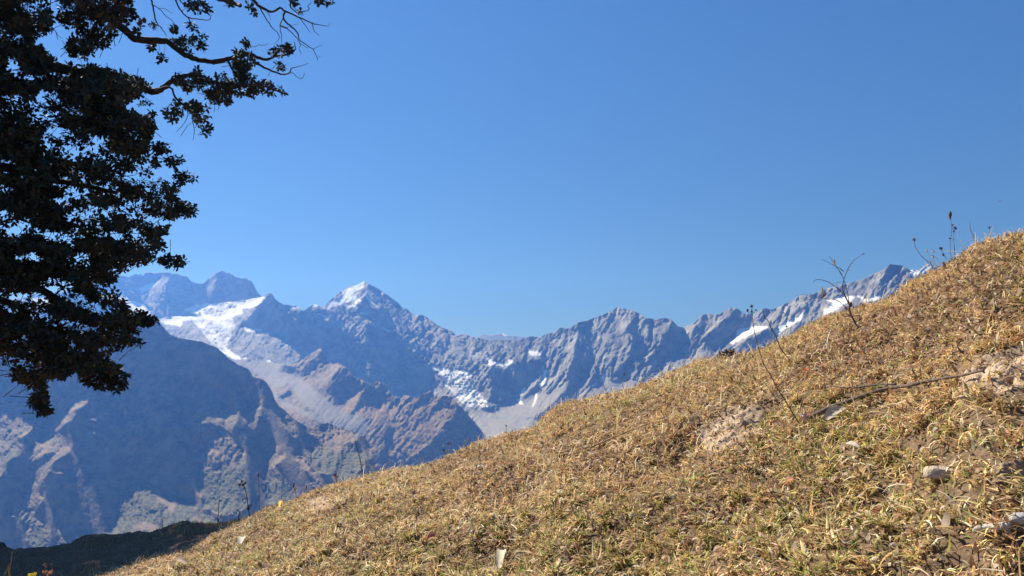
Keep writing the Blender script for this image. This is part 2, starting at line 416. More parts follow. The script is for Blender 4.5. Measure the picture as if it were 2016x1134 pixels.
mass('rock_ridge', polys(SIL3)[0], 905,
     [(250, 700, 9000), (313, 629, 10000), (390, 612, 10300), (516, 585, 9900), (420, 690, 8900), (480, 720, 8500),
      (540, 720, 8600), (620, 760, 8400), (700, 770, 8400), (800, 800, 8200), (850, 725, 8800), (890, 780, 8200), (950, 830, 7500), (960, 870, 7000), (1040, 840, 7100), (1000, 800, 7700),
      (1080, 790, 7700), (1160, 770, 7700), (1250, 760, 7600), (1300, 800, 7200), (1400, 720, 7500), (1560, 680, 7200), (1740, 620, 6900),
      (534, 575, 9570), (621, 599, 9450), (717, 555, 9850), (793, 606, 9470), (857, 638, 9300), (916, 657, 8950), (960, 720, 8300), (1014, 670, 8700), (1060, 666, 8620), (1060, 700, 8380),
      (1136, 635, 8640), (1216, 603, 8700), (1315, 626, 8200), (1347, 644, 8100), (1437, 606, 8160), (1572, 582, 7740), (1753, 520, 7430), (1830, 518, 7400),
      (2040, 640, 6800), (2040, 800, 6000), (1700, 905, 5700), (1200, 905, 6600), (700, 905, 7500), (300, 905, 7900)],
     0.25,
     """B 1180,260 1240,180 1400,260 1640,430 1760,520 1860,510 2000,620 2016,1000 1900,1000 1720,840 1560,650 1370,420 1260,340
B 760,430 830,355 930,260 1060,190 1215,140 1240,190 1190,290 1150,400 1040,440 900,470 800,450
B 350,400 500,430 400,540 420,600 390,600 400,500
B 920,470 1040,450 1060,500 1150,490 1200,600 1280,700 1360,790 1500,900 1640,960 1640,1050 1560,970 1440,870 1300,740 1180,640 1190,880 1210,910 1100,790 1010,690 960,560
B 1100,920 1190,910 1150,1000 1240,1020 1290,880 1300,1010 1130,1040
B 0,690 150,660 260,720 450,800 560,940 560,1000 300,1010 100,1010 0,980
A 1560,800 1800,840 1900,870 2010,920 2016,1110 1500,1110 1400,1060 1480,880
A 1480,640 1560,600 1640,590 1600,640 1480,690
C 0,60 100,130 300,220 550,350 700,370 900,400 1000,400 1300,400 1460,380 1500,520 1330,500 1200,600 1000,540 860,560 760,560 700,640 620,560 480,600 420,720 280,650 110,540 40,440
C 700,880 760,760 900,670 920,760 930,900 900,1050 830,1000 720,920
C 230,810 300,840 400,880 430,900 560,1060 620,1120 540,1120 420,960 300,1000 210,940
H 980,210 1080,210 1085,260 960,380 900,420 880,420 930,320
H 620,560 780,480 1030,380 1200,380 1350,320 1240,450 1000,660 900,650
H 350,600 450,620 620,670 740,720 720,800 520,840 440,720
D 120,480 270,430 520,330 540,400 500,560 420,720 300,880 150,1000 200,860 170,690
D 640,330 720,260 850,215 985,140 1060,330 1140,520 1130,600 1000,760 860,830 840,880 790,900 720,770 660,640
D 1060,160 1130,170 1260,240 1300,280 1220,330 1230,480 1160,330
D 1310,270 1540,260 1590,290 1460,420 1400,480 1260,560 1230,500
D 1450,740 1650,640 1900,560 2000,560 1800,700 1500,870 1200,1000 1000,1060 900,1000 1100,860 1300,800
D 510,840 620,730 640,760 560,860 620,940 580,1080 540,1100 510,980
E 60,540 180,470 300,470 320,500 200,580 100,660 0,700 0,590
E 540,540 700,430 900,330 1000,320 940,430 780,520 700,540
E 1010,310 1270,240 1400,190 1600,80 1660,150 1620,260 1500,310 1300,320 1150,350
Q 900,560 1100,480 1160,455 1270,480 1290,560 1200,640 900,640""",
     """B 170,260 220,310 330,390 380,500 380,610 420,620 440,560 560,460 650,470 700,540 740,640 860,760 900,870 1000,880 1090,910 1120,1040 1060,1110 900,1040 830,1010 780,900 735,870 600,970 560,940 450,790 350,740 200,680 0,670 -100,600 0,440 100,330
B 720,440 900,480 960,560 1000,680 1100,780 1190,910 1090,900 960,780 960,700 850,560 720,470
B 1190,300 1240,380 1370,450 1520,580 1560,680 1720,860 1900,1040 1980,1120 1700,1120 1640,1060 1560,980 1450,880 1370,800 1260,720 1200,620 1340,560 1270,490 1160,480 1150,400
B 1200,640 1300,760 1420,870 1600,1010 1640,1100 1420,1120 1300,1020 1300,900 1240,800
C 0,440 200,600 330,740 420,850 330,800 230,800 230,900 130,980 0,900
C 910,680 960,660 1110,800 1160,980 1130,1060 1020,1120 910,1110 930,900 920,760
C 1120,650 1240,640 1290,850 1310,880 1240,960 1170,960 1130,870 1190,740 1180,700 1110,690
C 1330,620 1500,590 1500,720 1400,780 1310,870 1290,740
D 540,310 630,320 635,450 650,580 680,690 730,800 785,920 690,1010 700,930 740,860 640,720 520,830 500,990 470,1060 370,1120 420,1000 420,880 500,720 510,560 550,470
H 1350,320 1430,330 1440,400 1390,450 1380,540 1290,600 1180,590 1100,660 1040,650 1240,450
H 900,430 1040,290 1090,310 1040,370 920,450
D 1150,310 1200,350 1220,500 1240,600 1190,600 1150,450
D 1460,430 1540,480 1560,650 1490,740 1440,640 1450,520
D 1560,300 1660,350 1690,460 1650,600 1560,700 1530,500
D 1000,250 1060,360 1150,500 1140,530 1040,380
D 1160,640 1200,620 1180,800 1150,860 1170,740
D 1360,640 1450,660 1480,760 1340,900 1250,960 1330,820
E 380,420 500,470 530,560 420,570 330,660 250,700 150,650 250,560 330,500
E 430,690 680,560 720,620 660,680 500,720
E 160,480 200,470 150,600 60,680 90,580""",
     """A 620,720 800,680 1110,690 1060,610 1130,590 1240,580 1330,530 1500,525 1770,470 1800,490 1700,570 1640,590 1530,600 1560,640 1450,690 1450,740 1300,760 1200,720 1000,730 900,740 870,790 760,770 690,780
A 1280,1010 1350,990 1390,1070 1360,1110 1300,1060
F 150,115 250,130 330,200 430,265 330,265 270,220
F 690,280 745,265 750,300 700,295
F 430,245 480,245 480,265
F 580,245 610,265 590,265
A 1570,800 1640,820 1700,840 1800,840 1660,860 1580,845
B 1222,128 1200,205 1125,238 965,385 785,455 850,378 975,292 1050,212 1150,162
B 1160,250 1125,325 990,392 1055,305
B 1015,432 1100,412 1185,352 1160,322 1085,388
B 640,400 680,385 720,400 670,420
B 400,400 480,405 510,430 430,425
B 1200,240 1280,330 1370,420 1350,420 1260,340
B 1400,630 1500,690 1490,698 1400,642
B 1060,500 1210,480 1260,500 1200,497
B 700,480 830,550 820,558 700,492
B 1390,240 1425,250 1410,285
B 960,250 1060,195 1060,212 970,265
C 280,670 440,710 500,740 640,720 720,760 660,780 520,775 400,760 330,720
C 860,560 930,600 1000,640 1120,650 1130,605 1180,610 1180,635 1110,680 1020,680 900,660 910,630
C 1360,510 1450,510 1490,550 1400,570 1360,560
C 1495,640 1520,700 1500,715
C 1520,730 1560,730 1510,880 1450,945 1490,850 1510,780
C 1440,980 1450,1000 1420,1080 1400,1125 1390,1120 1425,1000
C 1300,910 1330,920 1280,1000 1260,1000
C 1215,1035 1245,1040 1285,1110 1240,1095
C 420,890 470,900 500,920 460,930
D 800,920 850,880 850,930 820,960
D 700,1000 770,935 740,990 710,1020
D 640,540 665,600 655,610
E 430,580 530,560 680,550 600,590 480,640 400,690 370,665 420,640
E 720,590 780,530 880,490 945,435 930,490 860,540 740,610
E 1105,360 1200,330 1330,325 1320,350 1230,390 1180,430 1090,460 1100,420 1160,370
E 1340,318 1400,328 1380,345
E 1370,360 1480,315 1540,315 1520,350 1400,370
E 1615,300 1660,295 1620,325
E 1755,122 1820,122 1900,65 1910,100 1830,150 1755,168
E 1650,163 1662,170 1645,182""",
     """H 600,575 770,460 900,430 1030,380 1200,380 1350,320 1240,450 1000,660 900,650
H 350,600 450,620 620,670 740,720 720,800 520,860 440,720
H 440,570 600,580 900,650 1000,700 1060,780 860,860 700,870 740,720 640,670 500,620
H 1000,200 1080,210 1080,260 950,380 900,400 880,420 930,320
H 1390,460 1480,400 1540,450 1500,560 1380,600
D 640,1060 700,1000 850,880 900,960 1300,960 1450,880 1700,740 2000,560 2016,700 1600,1000 1000,1120 640,1120
C 1100,710 1170,700 1180,760 1120,850
C 1380,560 1490,560 1490,590 1390,580
C 110,520 200,410 220,410 180,460""",
     "", [(130, 6.0, 0.75, 10, 1020, 9999), (108, 4.0, 0.5, 26, 1020, 9999), (56, 5.0, 0.65, 10, -999, 1020), (128, 5.0, 0.6, 8, -999, 1020), (62, 3.5, 0.5, 28, -999, 1020)], GREY_ROCK, 'long grey rock ridge with a snow-capped pyramid peak and small glaciers', seed=31, rough=1.05, eps=1.6e-4, lit_g=(-1.1, 0.68), lit_t=0.5, dark_t=0.15,
     icefall="""A 1450,690 1450,740 1480,800 1430,900 1390,960 1350,1080 1250,1010 1190,960 1130,900 1060,790 1000,730 1150,710 1300,740
C 330,740 440,750 720,770 690,860 760,930 830,1000 900,1060 900,1125 640,1125 520,980 420,890 430,850
A 1120,600 1330,540 1500,560 1480,640 1300,680 1140,680""",
     flat="""H 440,570 600,580 900,650 1000,700 1060,780 860,860 700,870 740,720 640,670 500,620
H 350,600 450,620 620,670 740,720 720,800 520,860 440,720""")

# ---- middle: moraine tongue and brown spur
SIL2 = """P 405,700 418,690 430,692 445,702 470,707 500,709 530,713 552,716 575,718 590,712 600,704.6 614,695 631,685 640,700 646,711 655,716 666,714.5 680,721 693,738.6 712,748 730,754.6 742,750.6 755,756 765,768 772,780 784,783 795,778 808,780 822.5,782 836,774 848,768.6 856,780 875,778 890,780 903,797 920,814 934.7,831 951.6,854 962,868 985,900 1010,940"""
mass('brown_spur', polys(SIL2)[0], 1010,
     [(405, 700, 8400), (470, 707, 8250), (552, 716, 8100), (631, 685, 7700), (600, 704, 7850), (693, 738, 7250), (772, 780, 6950), (848, 769, 6900), (900, 790, 6750), (960, 868, 6400),
      (540, 790, 6950), (640, 830, 6350), (720, 860, 6050), (740, 835, 6250), (680, 800, 6600), (760, 810, 6650), (800, 900, 6150), (900, 900, 6200), (760, 960, 5800), (880, 1010, 5600), (600, 1010, 5500), (450, 900, 6300), (1010, 940, 6000)],
     0.45,
     """F 860,300 640,470 760,560 960,520 1100,460 1000,440 900,390
F 960,530 1100,470 1300,650 1500,790 1850,970 1790,1100 1380,960 1150,790 1000,610
F 720,640 960,740 1400,960 1700,1090 1150,1010 940,870 790,770
G 500,260 700,130 900,270 1070,300 1000,480 800,440 640,380
G 1060,390 1250,200 1360,280 1500,190 1560,280 1500,420 1380,560 1180,740 1000,840 980,700 1000,520
F 1080,440 1340,280 1380,300 1180,470
F 1130,470 1380,310 1400,420 1290,570""",
     """F 1060,400 1290,150 1345,230 1330,280 1200,380 1100,440
F 1340,590 1450,420 1480,330 1560,350 1640,450 1760,500 1850,540 1700,640 1600,690 1480,750 1440,700 1400,660
F 1740,640 1850,560 1960,520 2016,560 2016,680 1900,760 1800,810 1680,770
F 860,300 1000,350 1030,410 960,450 880,370
F 830,650 900,650 960,630 980,670 900,690 860,680
F 1180,440 1350,300 1360,330 1250,420
G 1130,790 1400,590 1500,440 1560,400 1600,300 1700,440 1850,580 1700,640 1500,760 1300,800 1240,790
G 1260,190 1360,140 1400,200 1240,260 1150,290
G 1080,450 1150,410 1150,480 1090,490
G 950,490 975,640 940,700 930,800 860,770 950,660 930,560
G 1600,200 1700,340 1860,560 1790,520 1680,400 1600,320""",
     """F 150,100 260,150 350,215 430,262 330,262 270,225
F 690,280 745,265 750,298 700,295""",
     """F 100,130 500,270 860,290 1010,420 960,530 760,560 640,470 500,370 300,270
F 860,300 1000,350 1060,450 1260,630 1500,790 1850,970 1790,1105 1500,1000 1380,960 1150,790 1000,640 960,530 900,400
F 650,580 790,640 960,740 1400,955 1720,1090 1300,960 940,800 720,650
G 650,270 665,330 655,380 640,330""",
     """F 720,650 960,760 1380,970 1150,1010 940,870 790,770
G 500,260 700,130 900,270 1240,200 1360,140 1490,180 1600,200 1850,560 1900,800 1000,1100 700,1000 800,440 640,380""",
     [(130, 5.5, 0.8, 10, -999, 9999), (58, 3.0, 0.4, 24, -999, 9999)], BROWN_ROCK, 'brown grassy spur with the grey moraine tongue beside it', seed=41, rough=1.15, lit_t=0.5, eps=1.6e-4,
     flat="F 960,530 1100,470 1300,650 1500,790 1850,970 1790,1100 1380,960 1150,790 1000,610")

# ---- near left mountain, mostly in its own shade
SIL1 = """P -110,655 -40,648 40,645 120,642 200,640 260,637 296,634 312,632 328.6,652 336,659 355,666 378.6,669.6 396,672 416,680 427,684 439,694.6 453.6,708 471,719 489,726 498,742 514,745 525,753 536,771 541,787 549,800 561,808 570,817 587.5,830 605,841 620,838 634,834 646,832 668,840 700,852 718,860 727,872 731,890 737,915 752,940 790,970 850,1010"""
mass('dark_mountain', polys(SIL1)[0], 1130,
     [(x, y, 3560 * math.exp(float(np.interp(1130 - y, [0, 230, 380, 500], [0, 1.42 * 230, 1.42 * 230 + 1.16 * 150, 1.42 * 230 + 1.16 * 150 + 0.95 * 120])) / F)) for x, y in ((-110, 655), (120, 642), (312, 632), (416, 680), (489, 726), (541, 787), (605, 841), (720, 860), (850, 1010),
      (-110, 800), (120, 800), (312, 800), (450, 850), (600, 930), (-110, 950), (120, 950), (300, 950), (-110, 1130), (200, 1130), (500, 1130), (850, 1130))],
     -1.0,
     """I 0,130 110,160 200,230 300,330 290,430 220,520 160,560 160,720 100,700 40,760 20,860 0,880 -300,900 -300,100
I 600,130 740,60 750,230 640,280 610,370 500,450 560,540 570,600 500,640 370,660 310,730 240,750 230,660 290,560 370,420 470,330 540,260 540,160
I 250,825 330,760 490,650 580,600 600,660 480,720 400,790 560,800 540,830 430,800 360,900 310,950 310,1010 380,1030 330,1080 280,1134 180,1134 200,1050 190,970 230,920 290,850
J 330,800 300,650 310,480 230,330 290,180 330,0 440,0 460,80 560,90 430,200 420,340 560,400 600,560 560,800
I 830,180 920,160 940,230 950,280 1010,300 1020,370 1080,400 1085,480 1030,520 1100,560 1120,660 1100,700 1060,660 1030,540 960,440 1000,380 920,320 860,280
I 990,180 1070,140 1110,230 1110,300 1160,320 1170,400 1200,520 1130,410 1060,290 1000,210
I 770,350 820,335 815,365 770,370
I 760,420 800,440 820,490 780,470
I 905,560 935,550 965,640 930,650
I 1140,740 1170,740 1180,800 1130,770
I 1295,180 1340,230 1365,320 1340,325 1310,250
I 1275,490 1330,500 1340,530 1285,545
I 1355,600 1375,570 1370,620
I 1465,0 1510,10 1515,50 1480,40
I 1490,100 1520,130 1510,140
M 1075,55 1130,70 1220,125 1320,165 1345,260 1330,330 1240,280 1200,265 1120,260 1130,300 1090,350 1050,350 1025,310 1020,250 1030,200 1000,165 1040,130
M 1070,430 1130,370 1180,340 1270,325 1340,370 1380,440 1385,560 1400,640 1400,760 1250,800 1150,740 1150,690 1115,660 1140,590 1120,520 1110,480 1070,490
M 1390,130 1470,150 1475,230 1440,300 1400,260 1350,200 1410,210
M 1520,370 1560,400 1620,460 1560,500 1600,600 1660,650 1700,720 1600,760 1510,740 1500,600 1480,500
M 1590,200 1640,230 1690,360 1640,330 1600,280
M 1650,460 1700,460 1780,540 1830,640 1760,620 1790,590 1720,520
M 1740,310 1830,290 1880,270 2015,310 2015,600 1900,620 1860,540 1740,430 1820,400 1800,350
M 720,570 800,590 900,640 1010,680 1120,720 1150,780 1240,820 1240,960 590,960 590,900 620,850 680,760 690,700 680,690 710,640
J 20,690 100,650 140,590 150,640 140,720 60,720
J 90,260 210,350 130,380
J 640,280 690,290 690,380 740,540 810,710 770,680 720,560 660,380
G 210,470 330,460 360,580 310,600 230,560
G 420,640 450,560 520,520 620,560 610,600 480,640 400,710
G 640,520 720,560 650,580
G 440,710 600,690 750,720 760,850 640,900 560,990 520,900 470,850
G 360,540 390,460 410,570
G 190,690 350,650 350,720 430,800 440,930 330,900 230,800
G 760,700 860,600 900,700 780,760""",
     "", "",
     """M 830,620 880,640 1000,740 980,770 900,710
M 1650,460 1700,470 1800,580 1790,600 1720,530
I 560,20 600,20 580,180 560,200
M 740,860 800,820 900,850 880,880
M 1085,820 1120,790 1180,830""",
     """M 720,570 800,590 900,640 1010,680 1120,720 1150,780 1240,820 1240,960 590,960 590,900 620,850 680,760 690,700 680,690 710,640
M 1130,560 1385,500 1400,640 1400,760 1250,800 1150,740
M 1500,600 1600,600 1660,650 1700,760 1600,860 1510,840
G 190,650 430,700 760,720 760,850 640,1000 330,900 230,800
J 560,400 600,560 560,800 360,800 420,560
I 0,640 160,640 100,800 0,880""",
     [(82, 3.5, 0.6, 26, -999, 9999), (122, 3.0, 0.55, 10, -999, 9999), (62, 3.0, 0.35, 9, -999, 9999)], FOREST_ROCK, 'dark near mountainside with sunlit brown spurs, left below the tree', seed=51, rough=0.9, eps=1.2e-4, edge=3.5, lit_g=(-1.6, 0.60), dark_g=(0.30, -0.26), calm=0.85, scrub=1.0, lit_t=0.5, dark_t=0.2)
# ------------------------------------------------------------------ the near hillside
RIM = np.array([[-300, 1215], [-60, 1190], [100, 1166], [170, 1150], [250, 1126], [300, 1113], [380, 1088], [420, 1068], [450, 1052], [480, 1036], [520, 1013], [560, 999],
                [600, 983], [640, 966], [700, 951], [750, 936], [800, 927], [860, 915], [900, 895], [930, 880], [970, 871], [1030, 860], [1060, 848], [1075, 827], [1100, 811],
                [1160, 797], [1240, 777], [1300, 757], [1330, 742], [1380, 722], [1430, 709], [1500, 692], [1560, 664], [1620, 640], [1690, 621], [1740, 608], [1768, 594],
                [1782, 572], [1805, 560], [1840, 542], [1890, 516], [1912, 494], [1960, 479], [2016, 467], [2100, 440], [2250, 400]], float)
def th_e(px, py):
    x, y, z = ray(px, py)
    return np.arctan2(x, y), z / np.hypot(x, y)
_rt, _re = th_e(RIM[:, 0], RIM[:, 1])
R_T = np.concatenate([[-math.pi, -2.2, -1.2], _rt, [1.1, 1.9, math.pi]])
R_E = np.concatenate([[-0.05, -0.28, -0.36], _re, [0.20, 0.16, -0.05]])
RS_T = np.radians([-180, -60, -30, -15, 0, 15, 30, 60, 180]); RS_V = np.array([6.0, 7.0, 7.2, 6.7, 6.1, 5.4, 4.7, 4.6, 6.0])
BANK = np.array([[-500, 1112], [-60, 1092], [0, 1089], [30, 1091], [60, 1092], [100, 1092], [120, 1088], [140, 1085], [150, 1076], [165, 1067], [180, 1063], [230, 1061],
                 [260, 1060], [300, 1055], [330, 1043], [355, 1037], [380, 1036], [430, 1031], [470, 1029], [520, 1030], [640, 1034], [800, 1040], [1100, 1090], [1500, 1200]], float)
_bt, _be = th_e(BANK[:, 0], BANK[:, 1])
B_T = np.concatenate([[-math.pi, -1.2], _bt, [1.2, math.pi]]); B_E = np.concatenate([[-0.6, -0.33], _be, [-0.9, -0.6]])
EYE = 1.35
RB = 13.0

def zground_base(th, r):
    e = np.interp(th, R_T, R_E); rs = np.interp(th, RS_T, RS_V)
    q = r / rs - 1
    q2 = np.where(q < 1.2, q * q, 1.44 + 2.4 * (q - 1.2))
    hill = r * e - EYE * q2
    steep = np.maximum(r - 30, 0) * 0.35
    eb = np.interp(th, B_T, B_E)
    d = r - RB
    bank = r * eb - np.where(d < 0, 0.035 * d * d, np.minimum(0.05 * d * d, 0.8 * d))
    sel = (th > -1.9) & (th < 0.5)
    bank = np.where(sel, bank, -1e6)
    z = np.maximum(hill, bank)
    return np.maximum(z - steep, -1500 + 0 * z)

PITS = []       # x, y, radius, depth
def zground(x, y, fine=True):
    x = np.asarray(x, float); y = np.asarray(y, float)
    r = np.hypot(x, y); th = np.arctan2(x, y)
    z = zground_base(th, r)
    if fine:
        k = np.clip((r - 0.3) / 1.0, 0, 1) * np.clip(1.0 + (r - 9) * 0.12, 1, 12)
        z = z + k * (0.034 * fbm(x, y, 0.62, 501, 2) + 0.014 * fbm(x, y, 0.2, 502, 3))
        far = np.clip((r - 8.5) / 2, 0, 1)
        z = z + far * (0.045 * fbm(x, y, 1.6, 503, 4) + 0.02 * fbm(x, y, 0.28, 504, 3, 0, 1, 0.6, True))
        for a, b, s, dp in PITS:
            z = z - dp * np.exp(-((x - a) ** 2 + (y - b) ** 2) / (2 * s * s))
    return z

def hit(px, py, fine=True):
    """ground point under a photo pixel, this side of the rim"""
    th, e = th_e(px, py)
    rs = float(np.interp(th, RS_T, RS_V))
    rr = np.linspace(0.8, rs * 1.04, 1600)
    x, y = rr * math.sin(th), rr * math.cos(th)
    zz = zground(x, y, fine) / rr
    k = np.argmax(zz >= e) if (zz >= e).any() else int(np.argmax(zz))
    return np.array([x[k], y[k], float(zground(x[k:k + 1], y[k:k + 1], fine)[0])])

for px, py, s, dp in ((1350, 868, 0.10, 0.11), (1495, 815, 0.065, 0.10), (1425, 850, 0.12, -0.04), (1460, 775, 0.16, -0.03), (900, 1105, 0.10, 0.05), (985, 1095, 0.07, 0.05), (1720, 690, 0.12, 0.03), (1940, 735, 0.15, -0.03),
                      (1860, 640, 0.10, 0.03), (420, 1075, 0.12, 0.05), (1180, 870, 0.12, 0.03), (1620, 1000, 0.14, 0.03), (1780, 980, 0.08, 0.03)):
    p = hit(px, py, False)
    PITS.append((p[0], p[1], s, dp))

def project(x, y, z):
    yc = y * CP + z * SP; zc = -y * SP + z * CP
    yc = np.where(yc < 0.05, 0.05, yc)
    px, py = 1008 + F * x / yc, 567 - F * zc / yc
    return px, np.where(np.hypot(x, y) > 9.0, -999, py)

SOIL = polys("""P 1375,850 1425,812 1472,798 1505,808 1495,845 1455,876 1405,895 1370,885
P 1880,748 1935,700 2040,682 2040,760 1950,772 1895,768
P 1955,922 2030,902 2030,952 1970,950
P 600,985 640,975 660,1000 610,1010""")
LITTER = polys("""P 1700,640 1850,560 1960,520 2030,560 2030,640 1880,680 1760,720
P 1560,690 1700,650 1720,720 1600,740
P 1270,1000 1400,990 1420,1080 1300,1110
P 640,1040 760,1020 800,1090 680,1120
P 1120,900 1230,890 1230,940 1130,950
P 1650,645 1760,625 1820,690 1760,730 1680,720
P 820,930 900,880 1010,885 1000,930 880,950
P 860,1060 1060,1060 1060,1134 850,1134
P 1290,868 1345,835 1400,840 1400,890 1330,915
P 1462,800 1500,785 1530,800 1515,832 1480,840
P 1500,955 1640,960 1660,1010 1520,1010
P 400,1060 520,1020 540,1060 440,1085
P 1840,520 2016,460 2016,560 1880,560""")

GREENS = polys("""P 1500,1140 1545,905 1750,830 1900,790 2040,770 2040,1140
P 640,1010 760,960 960,985 1000,1050 800,1070
P 1130,960 1290,930 1300,1010 1150,1040
P 400,1080 640,1010 660,1060 480,1120""")

def region(px, py, P):
    s = np.zeros(np.shape(px), bool)
    for q in P:
        s |= inpoly(px, py, q)
    return s

def build_ground():
    th_f = np.radians(np.linspace(-42, 42, 900))
    th_o = np.radians(np.concatenate([np.linspace(42.8, 180, 100), np.linspace(-180, -42.8, 100)[1:]]))
    th = np.concatenate([th_f, th_o])                       # closed ring: first and last joined below
    r = np.concatenate([[0.12, 0.3, 0.5, 0.7], np.geomspace(0.85, 16, 850), np.geomspace(16.3, 3200, 120)])
    T, R = np.meshgrid(th, r)
    X, Y = R * np.sin(T), R * np.cos(T)
    Z = zground(X, Y)
    PX, PY = project(X, Y, Z)
    soil = (region(PX, PY, SOIL) & (R < 9)).astype(float)
    soil = blur(soil, 3)
    Z = Z + soil * np.clip(1 - R / 9, 0, 1) * (0.020 * fbm(X, Y, 0.07, 611, 4, 0, 1, 0.6, True) - 0.012)
    V = np.stack([X, Y, Z], -1)
    V = np.concatenate([V, V[:, :1]], 1)
    soil = np.concatenate([soil, soil[:, :1]], 1)
    path = np.clip((np.concatenate([R, R[:, :1]], 1) - 8.5) / 1.0, 0, 1)
    m, t, b, _ = nodes('dry soil')
    a = t.nodes.new('ShaderNodeAttribute'); a.attribute_name = 'cover'
    sep = t.nodes.new('ShaderNodeSeparateColor'); t.links.new(a.outputs['Color'], sep.inputs[0])
    n1 = ramp_node(t, noise_node(t, 5.0, 8, 0.65), 0.35, 0.65)
    n2 = ramp_node(t, noise_node(t, 45.0, 6, 0.7), 0.35, 0.65)
    c0 = mix_node(t, n2, (0.085, 0.055, 0.032), (0.21, 0.14, 0.08))
    c1 = mix_node(t, n1, (0.32, 0.22, 0.14), (0.47, 0.35, 0.235))
    c2 = mix_node(t, n2, (0.13, 0.075, 0.04), (0.32, 0.20, 0.12))
    c = mix_node(t, sep.outputs['Red'], c0, c1)
    c = mix_node(t, sep.outputs['Green'], c, c2)
    t.links.new(c, b.inputs['Base Color']); b.inputs['Roughness'].default_value = 0.95; b.inputs['Specular IOR Level'].default_value = 0.1
    bp = t.nodes.new('ShaderNodeBump'); bp.inputs['Strength'].default_value = 0.8; bp.inputs['Distance'].default_value = 0.012
    t.links.new(noise_node(t, 60.0, 5, 0.7), bp.inputs['Height']); t.links.new(bp.outputs[0], b.inputs['Normal'])
    cov = np.stack([soil, path, 0 * soil], -1)
    o = mesh_obj('ground', V.reshape(-1, 3), grid_faces(V.shape[0], V.shape[1]), m, attrs={'cover': cov.reshape(-1, 3)})
    tag(o, 'bare soil of the hillside under the dry grass', 'ground', None, 'structure')
    # valley floor that carries everything out to the horizon
    xs = np.linspace(-9500, 9500, 60); ys = np.linspace(-2800, 17000, 60)
    X, Y = np.meshgrid(xs, ys)
    Z = -1420 + 60 * fbm(X, Y, 1800, 71, 3)
    o = mesh_obj('terrain', np.stack([X, Y, Z], -1).reshape(-1, 3), grid_faces(60, 60), BROWN_ROCK, attrs={'cover': np.tile([0, 0, 1.0], (3600, 1))})
    tag(o, 'valley floor far below the hillside', 'terrain', None, 'structure')
build_ground()

def leaf_material(name, trans=0.35, rough=0.75, spec=0.15, attr='tint'):
    m = bpy.data.materials.new(name); m.use_nodes = True
    t = m.node_tree; t.nodes.clear()
    out = t.nodes.new('ShaderNodeOutputMaterial')
    b = t.nodes.new('ShaderNodeBsdfPrincipled'); tr = t.nodes.new('ShaderNodeBsdfTranslucent'); mx = t.nodes.new('ShaderNodeMixShader')
    a = t.nodes.new('ShaderNodeAttribute'); a.attribute_name = attr
    n = noise_node(t, 90.0, 3, 0.6)
    c = mix_node(t, ramp_node(t, n, 0.3, 0.7), (0.75, 0.75, 0.75), (1.1, 1.1, 1.1))
    mm = t.nodes.new('ShaderNodeMix'); mm.data_type = 'RGBA'; mm.blend_type = 'MULTIPLY'; mm.inputs[0].default_value = 1
    t.links.new(a.outputs['Color'], mm.inputs[6]); t.links.new(c, mm.inputs[7])
    t.links.new(mm.outputs[2], b.inputs['Base Color']); t.links.new(mm.outputs[2], tr.inputs['Color'])
    b.inputs['Roughness'].default_value = rough; b.inputs['Specular IOR Level'].default_value = spec
    mx.inputs[0].default_value = trans
    t.links.new(b.outputs[0], mx.inputs[1]); t.links.new(tr.outputs[0], mx.inputs[2]); t.links.new(mx.outputs[0], out.inputs[0])
    return m

GRASS_MAT = leaf_material('dry grass', 0.30)

def blades(P, L, Wd, az, lean, curl, rng, seg=4):
    """ribbons from base points P: returns verts (n, seg+1, 2, 3)"""
    n = len(P)
    pts = [P]; side = np.stack([-np.cos(az), np.sin(az), np.zeros(n)], -1)
    tw = rng.normal(0, 0.5, n)
    cur = P.copy()
    for k in range(seg):
        a = lean + curl * (k / seg)
        d = np.stack([np.sin(a) * np.sin(az), np.sin(a) * np.cos(az), np.cos(a)], -1)
        cur = cur + d * (L / seg)[:, None]
        pts.append(cur)
    pts = np.stack(pts, 1)
    up = np.zeros_like(side); up[:, 2] = 1
    s = side * np.cos(tw)[:, None] + up * np.sin(tw)[:, None] * 0.7
    w = np.array([0.75, 1.0, 0.85, 0.55, 0.08])[:seg + 1]
    off = s[:, None, :] * (Wd[:, None] * w[None, :] * 0.5)[..., None]
    return np.stack([pts - off, pts + off], 2)

def ribbon_faces(n, seg):
    base = (np.arange(n) * (seg + 1) * 2)[:, None, None]
    k = (np.arange(seg) * 2)[None, :, None]
    q = np.array([0, 1, 3, 2])[None, None, :]
    return (base + k + q).reshape(-1, 4)

PAL = {'straw': (0.83, 0.59, 0.25), 'tan': (0.74, 0.47, 0.215), 'brown': (0.46, 0.245, 0.12), 'green': (0.22, 0.26, 0.06), 'lime': (0.50, 0.45, 0.12), 'pale': (0.90, 0.77, 0.49)}

def sample_ground(n, rng, rmin=1.0, over=1.5, power=1.0):
    th = np.radians(rng.uniform(-36, 36, n))
    rs = np.interp(th, RS_T, RS_V) + over
    u = rng.uniform(0, 1, n)
    r = (rmin ** power + u * (rs ** power - rmin ** power)) ** (1 / power)
    return r * np.sin(th), r * np.cos(th), r, th

def sample_around(n, rng, a0=-52, a1=74, r1=7.8):
    """ground to the sides of, under and beyond the part sampled densely by sample_ground"""
    th = np.radians(rng.uniform(a0, a1, n)); r = np.sqrt(rng.uniform(0.35 ** 2, r1 ** 2, n))
    inner = (np.abs(th) < math.radians(36)) & (r > 1.1) & (r < np.interp(th, RS_T, RS_V) + 1.5)
    th, r = th[~inner], r[~inner]
    return r * np.sin(th), r * np.cos(th), r, th

